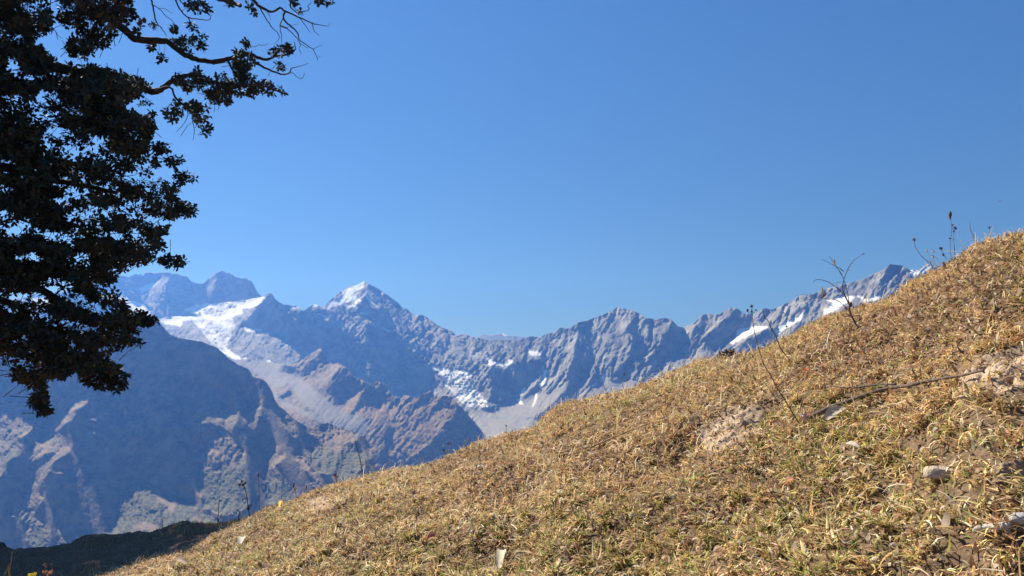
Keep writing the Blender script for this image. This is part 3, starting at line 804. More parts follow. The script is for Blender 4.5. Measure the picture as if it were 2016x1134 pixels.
def build_grass():
    rng = np.random.default_rng(7)
    n = 700000
    x, y, r, th = sample_ground(n, rng, 1.1, 1.6, 1.45)
    x2, y2, r2, th2 = sample_around(480000, np.random.default_rng(8))
    x, y, r, th = np.concatenate([x, x2]), np.concatenate([y, y2]), np.concatenate([r, r2]), np.concatenate([th, th2])
    n = len(x)
    # tufts: pull blades towards cell-jittered centres
    cell = 0.085
    cx = (np.floor(x / cell) + 0.5); cy = (np.floor(y / cell) + 0.5)
    hsh = np.sin(cx * 127.1 + cy * 311.7) * 43758.5453; hx = hsh - np.floor(hsh)
    hsh2 = np.sin(cx * 269.5 + cy * 183.3) * 43758.5453; hy = hsh2 - np.floor(hsh2)
    tx, ty = (cx + hx - 0.5) * cell, (cy + hy - 0.5) * cell
    pull = np.clip(rng.normal(0.45, 0.3, n), 0, 0.92)
    x = x + (tx - x) * pull; y = y + (ty - y) * pull
    z = zground(x, y)
    px, py = project(x, y, z)
    dens = 0.92 + 0.60 * fbm(x, y, 0.55, 801, 3) + 0.25 * fbm(x, y, 1.6, 803, 2) - 0.55 * np.clip(fbm(x, y, 0.17, 802, 2), 0, 1)
    dens = np.maximum(dens, 0.42)
    dens = np.where(region(px, py, SOIL), 0.06, dens)
    dens = np.where(region(px, py, LITTER), dens * 0.6, dens)
    keep = rng.uniform(0, 1, n) < dens
    x, y, z, r, hx, hy = x[keep], y[keep], z[keep], r[keep], hx[keep], hy[keep]
    n = len(x)
    kind = rng.uniform(0, 1, n)
    gm = 1.3 * fbm(x, y, 0.9, 811, 3) + 0.5 * fbm(x, y, 0.15, 812, 2)
    gm = gm + 0.26 * region(px[keep], py[keep], GREENS)
    L = rng.gamma(5, 0.0064, n) * (0.8 + 0.5 * hx)
    L = np.clip(L, 0.015, 0.10) * np.interp(r / np.interp(np.arctan2(x, y), RS_T, RS_V), [0.5, 0.9], [1.0, 0.72])
    lean = np.abs(rng.normal(0.7, 0.45, n)); curl = rng.normal(1.6, 1.0, n)
    flatb = rng.uniform(0, 1, n) < 0.35
    lean[flatb] = rng.uniform(1.1, 1.5, flatb.sum()); curl[flatb] = rng.normal(0.1, 0.9, flatb.sum())
    z = z + np.where(flatb, rng.uniform(0.002, 0.022, n), -0.003)
    az = 2 * np.pi * hy + rng.normal(0, 1.4, n)
    Wd = rng.uniform(0.0024, 0.0062, n)
    V = blades(np.stack([x, y, z], -1), L, Wd, az, lean, curl, rng)
    col = np.zeros((n, 3))
    names = np.array([PAL[k] for k in ('straw', 'tan', 'brown', 'green', 'lime', 'pale')])
    base = np.array([0.36, 0.28, 0.17, 0.045, 0.07, 0.15])
    wts = np.tile(base, (n, 1))
    g = np.clip(gm + 0.15, 0, 1.2)[:, None]
    wts[:, 3:5] += g * np.array([0.26, 0.30]); wts[:, 1:3] += np.clip(-gm, 0, 1)[:, None] * np.array([0.25, 0.22])
    cum = np.cumsum(wts / wts.sum(1, keepdims=True), 1)
    idx = (rng.uniform(0, 1, n)[:, None] > cum).sum(1).clip(0, 5)
    col = names[idx] * rng.uniform(0.55, 1.3, (n, 1)) * (1 + rng.normal(0, 0.05, (n, 3)))
    C = np.repeat(col[:, None, :], 10, 1).reshape(-1, 3)
    # green base on some dry blades
    o = mesh_obj('grass', V.reshape(-1, 3), ribbon_faces(n, 4), GRASS_MAT, attrs={'tint': C})
    tag(o, 'short matted dry grass covering the hillside', 'grass', None, 'stuff')

def build_long_grass():
    rng = np.random.default_rng(57)
    n = 15000
    x, y, r, th = sample_ground(n, rng, 1.1, 1.2, 1.5)
    d = np.clip(0.35 + 0.8 * fbm(x, y, 0.4, 871, 3), 0.03, 1)
    px, py = project(x, y, zground(x, y))
    d = np.where(region(px, py, SOIL), 0.05, d)
    keep = rng.uniform(0, 1, n) < d
    x, y = x[keep], y[keep]; n = len(x); z = zground(x, y)
    L = rng.uniform(0.06, 0.14, n) * np.interp(np.hypot(x, y), [1.3, 4.0], [0.5, 1.0])
    V = blades(np.stack([x, y, z], -1), L, rng.uniform(0.003, 0.006, n), rng.uniform(0, 6.28, n), np.abs(rng.normal(0.55, 0.35, n)), rng.normal(1.9, 0.8, n), rng)
    cols = np.array([PAL['straw'], PAL['pale'], PAL['pale'], PAL['tan'], PAL['lime']])
    c = cols[rng.choice(5, n, p=[0.35, 0.25, 0.2, 0.12, 0.08])] * rng.uniform(0.85, 1.15, (n, 1))
    o = mesh_obj('tall_grass', V.reshape(-1, 3), ribbon_faces(n, 4), GRASS_MAT, attrs={'tint': np.repeat(c[:, None], 10, 1).reshape(-1, 3)})
    tag(o, 'longer curled straw blades rising out of the short grass', 'grass', None, 'stuff')

def build_litter():
    rng = np.random.default_rng(17)
    n = 110000
    x, y, r, th = sample_ground(n, rng, 1.1, 1.0, 1.5)
    x2, y2, r2, th2 = sample_around(90000, np.random.default_rng(18))
    x, y, r, th = np.concatenate([x, x2]), np.concatenate([y, y2]), np.concatenate([r, r2]), np.concatenate([th, th2])
    n = len(x)
    z = zground(x, y)
    px, py = project(x, y, z)
    inl = region(px, py, LITTER)
    ins = region(px, py, SOIL)
    d = 0.26 + 0.6 * np.clip(fbm(x, y, 0.5, 901, 3) - 0.1, 0, 1)
    d = np.where(inl, 0.95, d); d = np.where(ins, 0.15, d)
    keep = rng.uniform(0, 1, n) < d
    x, y, z = x[keep], y[keep], z[keep]; n = len(x)
    L = rng.uniform(0.012, 0.034, n); Wd = L * rng.uniform(0.25, 0.55, n)
    az = rng.uniform(0, 2 * np.pi, n)
    V = blades(np.stack([x, y, z + rng.uniform(0.003, 0.03, n)], -1), L, Wd, az, rng.uniform(0.7, 1.7, n), rng.normal(0.3, 1.3, n), rng)
    cols = np.array([(0.33, 0.20, 0.105), (0.44, 0.29, 0.165), (0.21, 0.125, 0.07), (0.52, 0.40, 0.27), (0.36, 0.15, 0.08), (0.15, 0.10, 0.07)])
    c = cols[rng.choice(6, n, p=[0.29, 0.29, 0.18, 0.12, 0.05, 0.07])] * rng.uniform(0.8, 1.35, (n, 1))
    o = mesh_obj('leaf_litter', V.reshape(-1, 3), ribbon_faces(n, 4), GRASS_MAT, attrs={'tint': np.repeat(c[:, None], 10, 1).reshape(-1, 3)})
    tag(o, 'dead brown leaves and chaff scattered through the grass', 'leaf litter', None, 'stuff')

def build_bank_grass():
    rng = np.random.default_rng(27)
    n = 18000
    th = np.radians(rng.uniform(-36, -8, n)); r = rng.uniform(9.0, 14.5, n)
    x, y = r * np.sin(th), r * np.cos(th)
    z = zground(x, y)
    d = np.clip(fbm(x, y, 1.1, 951, 3) + 0.15, 0.02, 1)
    keep = rng.uniform(0, 1, n) < d
    x, y, z = x[keep], y[keep], z[keep]; n = len(x)
    L = rng.uniform(0.03, 0.10, n)
    V = blades(np.stack([x, y, z - 0.004], -1), L, rng.uniform(0.004, 0.009, n), rng.uniform(0, 6.28, n), np.abs(rng.normal(0.6, 0.4, n)), rng.normal(0.6, 0.5, n), rng)
    cols = np.array([PAL['tan'], PAL['brown'], PAL['brown'], PAL['straw']])
    c = cols[rng.choice(4, n)] * rng.uniform(0.6, 1.1, (n, 1))
    o = mesh_obj('bank_grass', V.reshape(-1, 3), ribbon_faces(n, 4), GRASS_MAT, attrs={'tint': np.repeat(c[:, None], 10, 1).reshape(-1, 3)})
    tag(o, 'thin tufts of grass on the shaded bank under the tree', 'grass', None, 'stuff')

build_grass()
build_long_grass()
build_litter()
build_bank_grass()
# ------------------------------------------------------------------ tubes, leaves, the tree
class Tubes:
    def __init__(self): self.v = []; self.f = []; self.n = 0
    def add(self, pts, rad, sides=6, wob=0.0, rng=None):
        pts = np.asarray(pts, float); m = len(pts)
        rad = np.full(m, rad) if np.isscalar(rad) else np.asarray(rad, float)
        t = np.gradient(pts, axis=0); t /= np.linalg.norm(t, axis=1)[:, None] + 1e-12
        ref = np.array([0.31, 0.87, 0.17])
        a = np.cross(t, ref); a /= np.linalg.norm(a, axis=1)[:, None] + 1e-12
        b = np.cross(t, a)
        ang = np.arange(sides) * 2 * np.pi / sides
        rr = rad[:, None] * np.ones(sides)
        if wob and rng is not None: rr = rr * (1 + rng.uniform(-wob, wob, rr.shape))
        ring = pts[:, None] + (a[:, None] * np.cos(ang)[None, :, None] + b[:, None] * np.sin(ang)[None, :, None]) * rr[..., None]
        ring = np.concatenate([ring.reshape(-1, 3), pts[-1:] + t[-1:] * rad[-1], pts[:1] - t[:1] * rad[0]], 0)
        i = (np.arange(m - 1)[:, None] * sides + np.arange(sides)[None]); j = (np.arange(m - 1)[:, None] * sides + (np.arange(sides)[None] + 1) % sides)
        q = np.stack([i, j, j + sides, i + sides], -1).reshape(-1, 4) + self.n
        k = np.arange(sides); e = (m - 1) * sides
        cap = np.stack([e + k, e + (k + 1) % sides, np.full(sides, m * sides), np.full(sides, m * sides)], -1)
        cap0 = np.stack([(k + 1) % sides, k, np.full(sides, m * sides + 1), np.full(sides, m * sides + 1)], -1)
        self.v.append(ring); self.f.append(q)
        self.t = getattr(self, 't', []); self.t += [cap[:, :3] + self.n, cap0[:, :3] + self.n]
        self.n += len(ring)
    def build(self, name, mat, parent=None):
        return mesh_obj(name, np.concatenate(self.v), [np.concatenate(self.f), np.concatenate(self.t)], mat, parent)

def smooth_line(P, n):
    """Catmull-Rom through the rows of P"""
    P = np.asarray(P, float)
    if len(P) < 3:
        t = np.linspace(0, 1, n)[:, None]
        return P[0] * (1 - t) + P[-1] * t
    Q = np.concatenate([2 * P[:1] - P[1:2], P, 2 * P[-1:] - P[-2:-1]])
    u = np.linspace(0, len(P) - 1 - 1e-6, n); i = u.astype(int); f = (u - i)[:, None]
    a, b, c, d = Q[i], Q[i + 1], Q[i + 2], Q[i + 3]
    return 0.5 * (2 * b + (c - a) * f + (2 * a - 5 * b + 4 * c - d) * f ** 2 + (3 * b - a - 3 * c + d) * f ** 3)

def bark_material(name, ca, cb, scale=14.0):
    m, t, b, _ = nodes(name)
    n = ramp_node(t, noise_node(t, scale, 6, 0.7), 0.35, 0.65)
    t.links.new(mix_node(t, n, ca, cb), b.inputs['Base Color'])
    b.inputs['Roughness'].default_value = 0.9; b.inputs['Specular IOR Level'].default_value = 0.15
    bp = t.nodes.new('ShaderNodeBump'); bp.inputs['Strength'].default_value = 0.6; bp.inputs['Distance'].default_value = 0.02
    t.links.new(noise_node(t, scale * 3, 5, 0.7), bp.inputs['Height']); t.links.new(bp.outputs[0], b.inputs['Normal'])
    return m

BARK = bark_material('dark bark', (0.035, 0.028, 0.022), (0.085, 0.065, 0.05))
TREE_LEAF = leaf_material('thick evergreen leaf', 0.06, 0.7, 0.12)
TD = 18.0           # ground distance of the middle of the crown

def leaf_geo(C, D, U, L, Wd, droop):
    """pointed oval leaves: base C, direction D, upper side U -> verts (n,8,3)"""
    S = np.cross(D, U); S /= np.linalg.norm(S, axis=1)[:, None] + 1e-9
    N = np.cross(S, D)
    def p(f, s, h):
        return C + D * (L * f)[:, None] + S * (Wd * s)[:, None] + N * (L * h)[:, None] - N * (L * droop * f * f)[:, None]
    o = np.ones(len(L))
    return np.stack([p(0 * o, 0 * o, 0 * o), p(.3 * o, -.36 * o, .05 * o), p(.3 * o, 0 * o, 0 * o), p(.3 * o, .36 * o, .05 * o),
                     p(.72 * o, -.5 * o, .05 * o), p(.72 * o, 0 * o, 0 * o), p(.72 * o, .5 * o, .05 * o), p(o, 0 * o, 0 * o)], 1)

def leaf_faces(n):
    b = (np.arange(n) * 8)[:, None, None]
    tri = np.array([[0, 2, 1], [0, 3, 2], [7, 4, 5], [7, 5, 6]])[None]
    q = np.array([[1, 2, 5, 4], [2, 3, 6, 5]])[None]
    return [(b + q).reshape(-1, 4), (b + tri).reshape(-1, 3)]

def unit(a): return a / (np.linalg.norm(a, axis=-1, keepdims=True) + 1e-9)

CROWN = polys("""P -120,-70 90,-40 100,55 62,80 85,100 110,118 150,128 205,135 262,150 300,168 272,190 235,205 250,215 268,225 290,232 303,248 298,265 295,285 306,300 325,318 340,336 362,350 350,375 372,402 362,416 343,428 333,455 312,465 322,490 350,512 340,522 300,512 270,520 240,536 220,556 238,590 268,602 300,622 288,636 265,640 276,662 268,684 240,688 215,694 243,738 222,758 200,750 170,738 135,733 118,756 100,768 88,795 92,808 78,796 57,758 30,742 5,722 -120,690
P 110,-40 262,-40 262,50 236,52 232,80 240,112 228,85 192,72 172,80 150,60 128,48 115,34
P 140,66 190,64 226,90 226,95 190,95 196,108 160,120 132,104 128,96
U 0,880 60,775 90,765 180,830 215,760 280,730 300,800 420,860 470,840 560,770 600,830 650,870 690,800 640,700 670,640 680,540 820,500 880,590 930,650 930,740 900,800 960,860 1040,850 1090,930 1220,960 1245,1030 1215,1085 1000,1080 800,1060 640,1090 560,1100 420,1100 340,990 250,970 150,1010 0,950
V 950,560 1080,570 1180,600 1205,700 1185,780 1140,770 1110,690 1080,640
V 930,620 990,585 1045,640 990,700 940,690
V 1130,500 1300,480 1320,590 1270,610 1170,580""")
SPRIG = polys("""P 345,335 384,343 386,354 350,364
P 340,392 388,405 386,422 340,430
P 318,498 370,510 352,528 315,522
P 270,608 322,628 302,642 268,642
P 300,278 332,282 330,300 300,305
P 330,300 362,312 350,330 322,322
U 1060,560 1130,520 1300,490 1320,590 1200,620 1060,620
U 1090,670 1160,680 1230,720 1240,760 1130,790
U 140,240 200,240 280,300 250,335 180,325
U 320,375 410,395 340,410
U 100,0 300,0 420,90 420,160 330,130 200,120
U 210,130 270,150 250,170
U 0,420 80,410 230,400 250,480 180,510 100,540 0,470
U 110,560 200,560 220,600 120,600
U 260,430 330,430 380,490 350,550 260,540
U 780,40 860,40 940,90 900,170 840,110
U 600,60 640,0 690,0 650,70
U 1290,0 1390,0 1370,60 1320,80
U 1350,120 1480,90 1510,120 1390,165
U 1510,20 1600,0 1800,0 1740,40 1660,50
T 1740,590 1850,580 1850,650 1750,690
T 1660,490 1690,490 1690,545 1665,540
T 640,100 700,110 760,320 700,320 660,220
T 730,430 830,460 780,500
T 1450,150 1500,150 1500,190 1450,190
T 1780,190 1880,200 1820,270
T 1890,300 1940,300 1910,370
T 1440,280 1560,280 1560,370 1450,350
T 1640,240 1700,250 1700,300 1650,290
U 780,430 860,410 850,520 760,500
X 1230,0 1360,0 1360,20 1270,50
X 1320,110 1420,60 1400,150 1330,190
X 1420,430 1490,360 1530,430 1440,470
Z 1300,140 1370,160 1330,200
Z 1340,250 1400,270 1340,310
Z 880,560 1080,510 1260,580 1220,700 1110,780 1060,700
Z 700,600 1000,620 1000,720 880,700 760,660
Z 280,790 460,800 490,960 390,980 300,910""")
GAPS = polys("""P 0,108 40,110 48,135 10,145
P 48,78 92,85 110,75 118,118 78,92 55,92
P 78,250 130,245 150,262 165,280 185,290 200,300 160,302 110,306 75,300
P -20,305 12,305 40,318 80,335 70,345 35,345 0,340
P 95,358 135,355 170,380 165,392 130,385 100,368
P 215,310 230,315 225,330 210,325
P 70,450 100,450 125,475 110,485 78,465
P 135,445 165,450 160,470 140,468
P 140,490 170,490 185,520 170,530 145,512
P -20,598 70,585 95,600 78,618 60,640 40,618 -20,610
P 190,555 222,555 225,585 200,600 188,580
P 70,590 100,590 96,610
P 110,660 130,655 178,690 160,700 140,690
P 170,595 215,610 215,625 180,620
P 20,722 2,700 10,718
P 20,205 60,203 80,215 50,220""")

def build_tree():
    rng = np.random.default_rng(101)
    basexy = at(-330, 700, 19.5)
    zb = float(zground(basexy[0:1], basexy[1:2])[0])
    root = bpy.data.objects.new('evergreen_tree', None); COL.objects.link(root)
    root.location = (basexy[0], basexy[1], zb)
    tag(root, 'dark evergreen tree with whorled leathery leaves hanging in from the left edge', 'tree')
    off = np.array([basexy[0], basexy[1], zb])
    # trunk and limbs: photo-traced lines, each at its own distance
    def line(txt, r0, r1, n=24):
        P = polys(txt)[0]
        r = np.linspace(r0, r1, len(P))
        return smooth_line(np.array([at(a[0], a[1], rr) for a, rr in zip(P, r)]), n)
    trunk = Tubes()
    tp = [off + np.array([0.3, 0, -0.4]), off + [0.15, 0, 1.2], off + [0.3, -0.1, 3.2], off + [0.2, 0.1, 5.5], off + [0.6, 0, 8.0], off + [0.5, 0.2, 11.0]]
    tl = smooth_line(tp, 40) - off
    trunk.add(tl, np.interp(np.linspace(0, 1, 40), [0, 0.06, 0.3, 1], [0.62, 0.46, 0.38, 0.12]), 14, 0.07, rng)
    trunk.build('trunk', BARK, root)
    limbs = []
    def limb(txt, r0, r1, ra, rb, n=30, parent=None, name='branch', wob=0.12):
        L = line(txt, r0, r1, n)
        L = L + rng.normal(0, 0.006, L.shape)
        t = Tubes(); t.add(L - off, np.linspace(ra, rb, n), 8 if ra > 0.03 else 5, wob, rng)
        o = t.build(name, BARK, parent or root)
        limbs.append(L)
        return o
    A = limb('T -1500,150 -700,300 0,500 100,540 200,590 350,690 600,740 900,800 1100,850 1300,900 1450,930 1600,985 1700,1010 1800,970 1900,890 2016,850', 19.3, 17.2, 0.15, 0.045, 60)
    limb('U 0,860 150,835 280,820 400,890 600,930 800,930 1000,950 1150,1000 1240,1040', 17.2, 16.6, 0.05, 0.012, 30)
    limb('T -1500,-900 -600,-500 300,-180 900,20 1150,170 1300,270 1420,370 1500,430 1750,450 1850,460 2016,590 2160,650 2330,680', 19.0, 17.6, 0.115, 0.048, 60)
    limb('U 440,685 600,655 720,620 860,600 950,640 1050,650 1130,620 1250,600 1350,550 1340,460', 17.6, 17.2, 0.055, 0.008, 36)
    limb('U 600,660 660,760 680,810 760,900', 17.5, 17.2, 0.030, 0.012, 14)
    limb('U 860,620 900,680 1000,740 1130,795 1220,822 1290,805 1310,755 1400,730 1500,700', 17.4, 17.2, 0.030, 0.005, 36)
    limb('U 1290,805 1335,810 1370,855 1430,858 1455,800', 17.2, 17.1, 0.008, 0.005, 16)
    limb('T 1200,-900 1900,-300 2300,-60 2600,40 2650,60', 19.0, 17.0, 0.07, 0.035, 30)
    limb('U 700,-120 880,0 950,60 1080,130 1190,90 1250,130 1380,185 1500,240 1600,270 1720,290', 17.2, 16.6, 0.036, 0.005, 40)
    limb('U 1240,120 1220,200 1300,290 1380,370 1400,440 1550,550 1600,670', 16.8, 16.5, 0.024, 0.005, 30)
    limb('U 1220,200 1180,290 1200,400 1200,500', 16.8, 16.7, 0.013, 0.004, 16)
    limb('U 960,80 1020,190 1090,300 1170,380 1160,450 1110,480', 17.0, 16.7, 0.014, 0.004, 20)
    limb('U 1190,280 1300,350 1400,470 1395,540 1420,600', 16.8, 16.6, 0.012, 0.004, 18)
    limb('U 1540,250 1560,340 1620,395', 16.6, 16.5, 0.010, 0.004, 12)
    limb('U 1390,190 1470,290 1520,360', 16.7, 16.6, 0.010, 0.004, 12)
    limb('U 1240,-60 1290,20 1310,90 1380,140 1500,110 1490,60 1530,20', 16.9, 16.6, 0.016, 0.006, 20)
    limb('U 1400,480 1480,525 1510,520', 16.6, 16.6, 0.006, 0.003, 8)
    limb('U 1550,550 1590,520 1650,500', 16.5, 16.5, 0.006, 0.003, 8)
    limb('U 1600,630 1635,612', 16.5, 16.5, 0.005, 0.003, 5)
    limb('U 1720,290 1740,260', 16.6, 16.6, 0.004, 0.003, 5)
    limb('U 1200,285 1270,300 1330,270 1390,260', 16.8, 16.7, 0.008, 0.003, 12)
    limb('U 1080,130 1040,120 1080,210', 16.9, 16.9, 0.012, 0.004, 10)
    limb('U 860,520 940,505 1030,495 1055,470', 17.3, 17.2, 0.007, 0.003, 12)
    limb('U 20,-60 50,50 90,120 170,190 300,215 400,215 430,170', 17.6, 17.3, 0.020, 0.006, 26)
    limb('U 175,190 190,240 230,300 250,340 330,400 400,400', 17.5, 17.3, 0.014, 0.004, 22)
    limb('U 60,-60 90,20 160,75 260,100 400,100', 17.6, 17.3, 0.016, 0.006, 20)
    limb('T 1600,-120 1680,40 1720,230 1780,310 1840,390', 17.8, 17.4, 0.022, 0.006, 24)
    limb('T 1690,60 1770,110 1830,180 1910,240 1930,310', 17.6, 17.4, 0.010, 0.004, 18)
    limb('T 1760,90 1830,105 1900,150', 17.6, 17.5, 0.006, 0.003, 10)
    limb('T 550,-60 560,120 570,280 620,360 640,440', 17.4, 17.2, 0.010, 0.004, 18)
    limb('T 570,160 620,220 650,250', 17.3, 17.2, 0.006, 0.003, 8)
    limb('T 620,360 660,410 690,430', 17.2, 17.2, 0.005, 0.003, 8)
    limb('T 1750,470 1760,540 1740,600', 17.5, 17.4, 0.005, 0.003, 8)
    limb('T 1800,470 1820,520 1810,600', 17.5, 17.4, 0.005, 0.003, 8)
    limb('V 880,520 960,490 1000,560 1060,610 1100,660 1160,700', 17.0, 16.8, 0.028, 0.008, 20)
    limb('V 1070,630 1050,690 1000,750', 16.9, 16.8, 0.010, 0.004, 12)
    limb('V 1090,660 1100,730 1095,800', 16.9, 16.8, 0.010, 0.004, 12)
    limb('V 930,620 960,600 990,560', 16.9, 16.9, 0.008, 0.005, 8)
    limb('P -320,300 -150,310 0,328 45,335 90,352 150,362 230,380', 19.2, 18.2, 0.13, 0.04, 40)
    limb('P -320,470 -120,500 0,540 60,560 130,600 200,640 260,662', 19.2, 17.8, 0.13, 0.03, 40)
    limb('P -300,560 -100,560 0,590 45,610 62,640 110,680 160,710', 19.2, 18.0, 0.10, 0.025, 40)
    limb('P 180,580 200,600 240,640 285,640', 18.0, 17.5, 0.022, 0.008, 16)
    limb('P 150,560 200,590 250,610 310,628', 18.0, 17.5, 0.022, 0.008, 16)
    limb('P 140,690 190,722 215,750 222,772', 17.9, 17.5, 0.020, 0.006, 16)
    limb('P 60,740 75,780 92,812', 17.8, 17.6, 0.016, 0.005, 12)
    limb('P 300,300 310,290 322,285 340,283', 17.6, 17.4, 0.008, 0.004, 8)
    # leaf whorls
    cen = []; near = []
    def fill(P, n, r0, r1, gaps=True, shrink=4):
        x0, y0 = P.min(0); x1, y1 = P.max(0)
        px = rng.uniform(x0, x1, n * 3); py = rng.uniform(y0, y1, n * 3)
        ok = inpoly(px, py, P)
        for dx, dy in ((shrink, 0), (0, shrink), (0, -shrink), (-shrink, 0)):
            ok &= inpoly(px + dx, py + dy, P)
        if gaps:
            g = region(px, py, GAPS)
            dn = fbm(px, py * 1.7, 38, 333, 3, 18, 1.7)
            dn = np.clip(0.62 + 1.3 * dn, 0.08, 1) * np.where(px > 255, 0.75, 1.0)
            ok &= rng.uniform(0, 1, len(px)) < np.where(g, 0.10, dn)
        px, py = px[ok][:n], py[ok][:n]
        r = rng.uniform(r0, r1, len(px))
        cen.append(np.array([at(a, b, c) for a, b, c in zip(px, py, r)]).reshape(-1, 3))
    area = lambda P: 0.5 * abs(np.dot(P[:, 0], np.roll(P[:, 1], 1)) - np.dot(P[:, 1], np.roll(P[:, 0], 1)))
    fill(CROWN[0], 10500, 16.0, 20.8, True, 1)
    for P in CROWN[1:]:
        fill(P, int(max(4, area(P) / 42)), 16.6, 18.0, False, 3)
    for P in SPRIG:
        fill(P, int(max(5, area(P) / 36)), 16.9, 17.4, False, 1.5)
    C = np.concatenate(cen)
    n = len(C)
    ax = unit(np.stack([rng.normal(0.25, 0.6, n), rng.normal(-0.1, 0.6, n), rng.normal(0.35, 0.6, n)], -1))
    # twig to each whorl
    tw = Tubes()
    sel = rng.uniform(0, 1, n) < np.where(np.arange(n) < len(cen[0]), 0.35, 0.06)
    for c, a in zip(C[sel], ax[sel]):
        l = rng.uniform(0.18, 0.5)
        back = unit(-a * 0.6 + np.array([-0.55, 0.1, 0.05]) + rng.normal(0, 0.25, 3))
        m = c + back * l * 0.5 + rng.normal(0, 0.02, 3)
        tw.add(np.array([c + back * l, m, c]) - off, [0.008, 0.006, 0.004], 4)
    tw.build('twigs', BARK, root)
    k = 9
    ph = (np.arange(k) * 2.4)[None, :] + rng.uniform(0, 6.28, (n, 1)) + rng.normal(0, 0.25, (n, k))
    tilt = np.radians(rng.uniform(45, 110, (n, k)))
    e1 = unit(np.cross(ax, np.array([0.3, 0.8, 0.5]))); e2 = np.cross(ax, e1)
    D = ax[:, None] * np.cos(tilt)[..., None] + (e1[:, None] * np.cos(ph)[..., None] + e2[:, None] * np.sin(ph)[..., None]) * np.sin(tilt)[..., None]
    D = unit(D + np.array([0, 0, -0.18]))
    U = unit(np.repeat(ax[:, None], k, 1) + rng.normal(0, 0.25, D.shape))
    Cc = np.repeat(C[:, None], k, 1) + D * 0.012
    keep = rng.uniform(0, 1, (n, k)) < 0.86
    D, U, Cc = D[keep], U[keep], Cc[keep]
    m = len(D)
    fine = np.repeat((np.arange(n) >= len(cen[0]))[:, None], k, 1)[keep]
    L = rng.uniform(0.075, 0.135, m) * np.where(fine, 0.88, 1.0); Wd = L * rng.uniform(0.40, 0.55, m)
    V = leaf_geo(Cc, D, U, L, Wd, rng.uniform(0.05, 0.30, m)) - off
    green = np.array([0.036, 0.044, 0.030]); rust = np.array([0.065, 0.046, 0.034]); yell = np.array([0.10, 0.095, 0.03])
    w = rng.uniform(0, 1, (m, 1))
    col = np.where(w < 0.84, green, np.where(w < 0.97, rust, yell)) * rng.uniform(0.6, 1.3, (m, 1))
    mesh_obj('crown', V.reshape(-1, 3), leaf_faces(m), TREE_LEAF, root, attrs={'tint': np.repeat(col[:, None], 8, 1).reshape(-1, 3)})
    # the clump of large withered leaves high on the limb
    dr = polys("""T 820,-60 1400,-60 1420,60 1330,200 1200,260 1050,160 900,40
T 760,220 850,220 840,320 790,330
T 1200,230 1240,230 1230,310 1205,310
T 1530,150 1590,170 1590,250 1560,250""")
    P3 = []
    for P, q in zip(dr, (85, 4, 2, 3)):
        x0, y0 = P.min(0); x1, y1 = P.max(0)
        px = rng.uniform(x0, x1, q * 3); py = rng.uniform(y0, y1, q * 3); ok = inpoly(px, py, P)
        P3 += [at(a, b, rng.uniform(16.3, 17.0)) for a, b in zip(px[ok][:q], py[ok][:q])]
    P3 = np.array(P3); q = len(P3)
    D = unit(np.stack([rng.normal(0, 0.5, q), rng.normal(0, 0.5, q), -np.abs(rng.normal(0.9, 0.4, q))], -1)); U = unit(rng.normal(0, 1, (q, 3)))
    L = rng.uniform(0.13, 0.20, q)
    V = leaf_geo(P3, D, U, L, L * rng.uniform(0.45, 0.65, q), rng.uniform(0.1, 0.5, q)) - off
    col = np.array([0.095, 0.062, 0.04]) * rng.uniform(0.5, 1.2, (q, 1))
    o = mesh_obj('withered_leaves', V.reshape(-1, 3), leaf_faces(q), TREE_LEAF, root, attrs={'tint': np.repeat(col[:, None], 8, 1).reshape(-1, 3)})
    o['label'] = 'clump of large withered brown leaves'
build_tree()
# ------------------------------------------------------------------ dry plants, sticks, stones, bird
STEM = bark_material('dry stem', (0.12, 0.08, 0.06), (0.25, 0.175, 0.12), 60.0)
STEM_DARK = bark_material('dark dead stem', (0.10, 0.075, 0.06), (0.22, 0.16, 0.12), 60.0)
STEM_PALE = bark_material('straw stem', (0.34, 0.25, 0.13), (0.52, 0.40, 0.22), 60.0)
HEAD = bark_material('dry seed head', (0.10, 0.06, 0.045), (0.24, 0.15, 0.10), 160.0)
FLUFF = bark_material('pale seed fluff', (0.55, 0.50, 0.44), (0.75, 0.70, 0.64), 160.0)
LEAF = leaf_material('curled dry leaf', 0.25)
orng = np.random.default_rng(303)

def plan_r(p): return float(np.hypot(p[0], p[1]))

def blob(c, a, b, axis, rng, seg=7, rings=6, rough=0.25):
    """an uneven seed head: length a, half width b, along axis"""
    axis = unit(np.asarray(axis, float)); e1 = unit(np.cross(axis, [0.3, 0.9, 0.2])); e2 = np.cross(axis, e1)
    v = []
    for i in range(rings + 1):
        t = i / rings; w = b * math.sin(math.pi * min(max(t, 0.04), 0.96)) ** 0.7
        for j in range(seg):
            an = 2 * math.pi * j / seg; k = w * (1 + rng.uniform(-rough, rough))
            v.append(c + axis * a * (t - 0.5) + (e1 * math.cos(an) + e2 * math.sin(an)) * k)
    f = [[i * seg + j, i * seg + (j + 1) % seg, (i + 1) * seg + (j + 1) % seg, (i + 1) * seg + j] for i in range(rings) for j in range(seg)]
    return np.array(v), np.array(f)

def join(parts):
    V = []; Fq = []; n = 0
    for v, f in parts:
        V.append(v); Fq.append(f + n); n += len(v)
    return np.concatenate(V), np.concatenate(Fq)

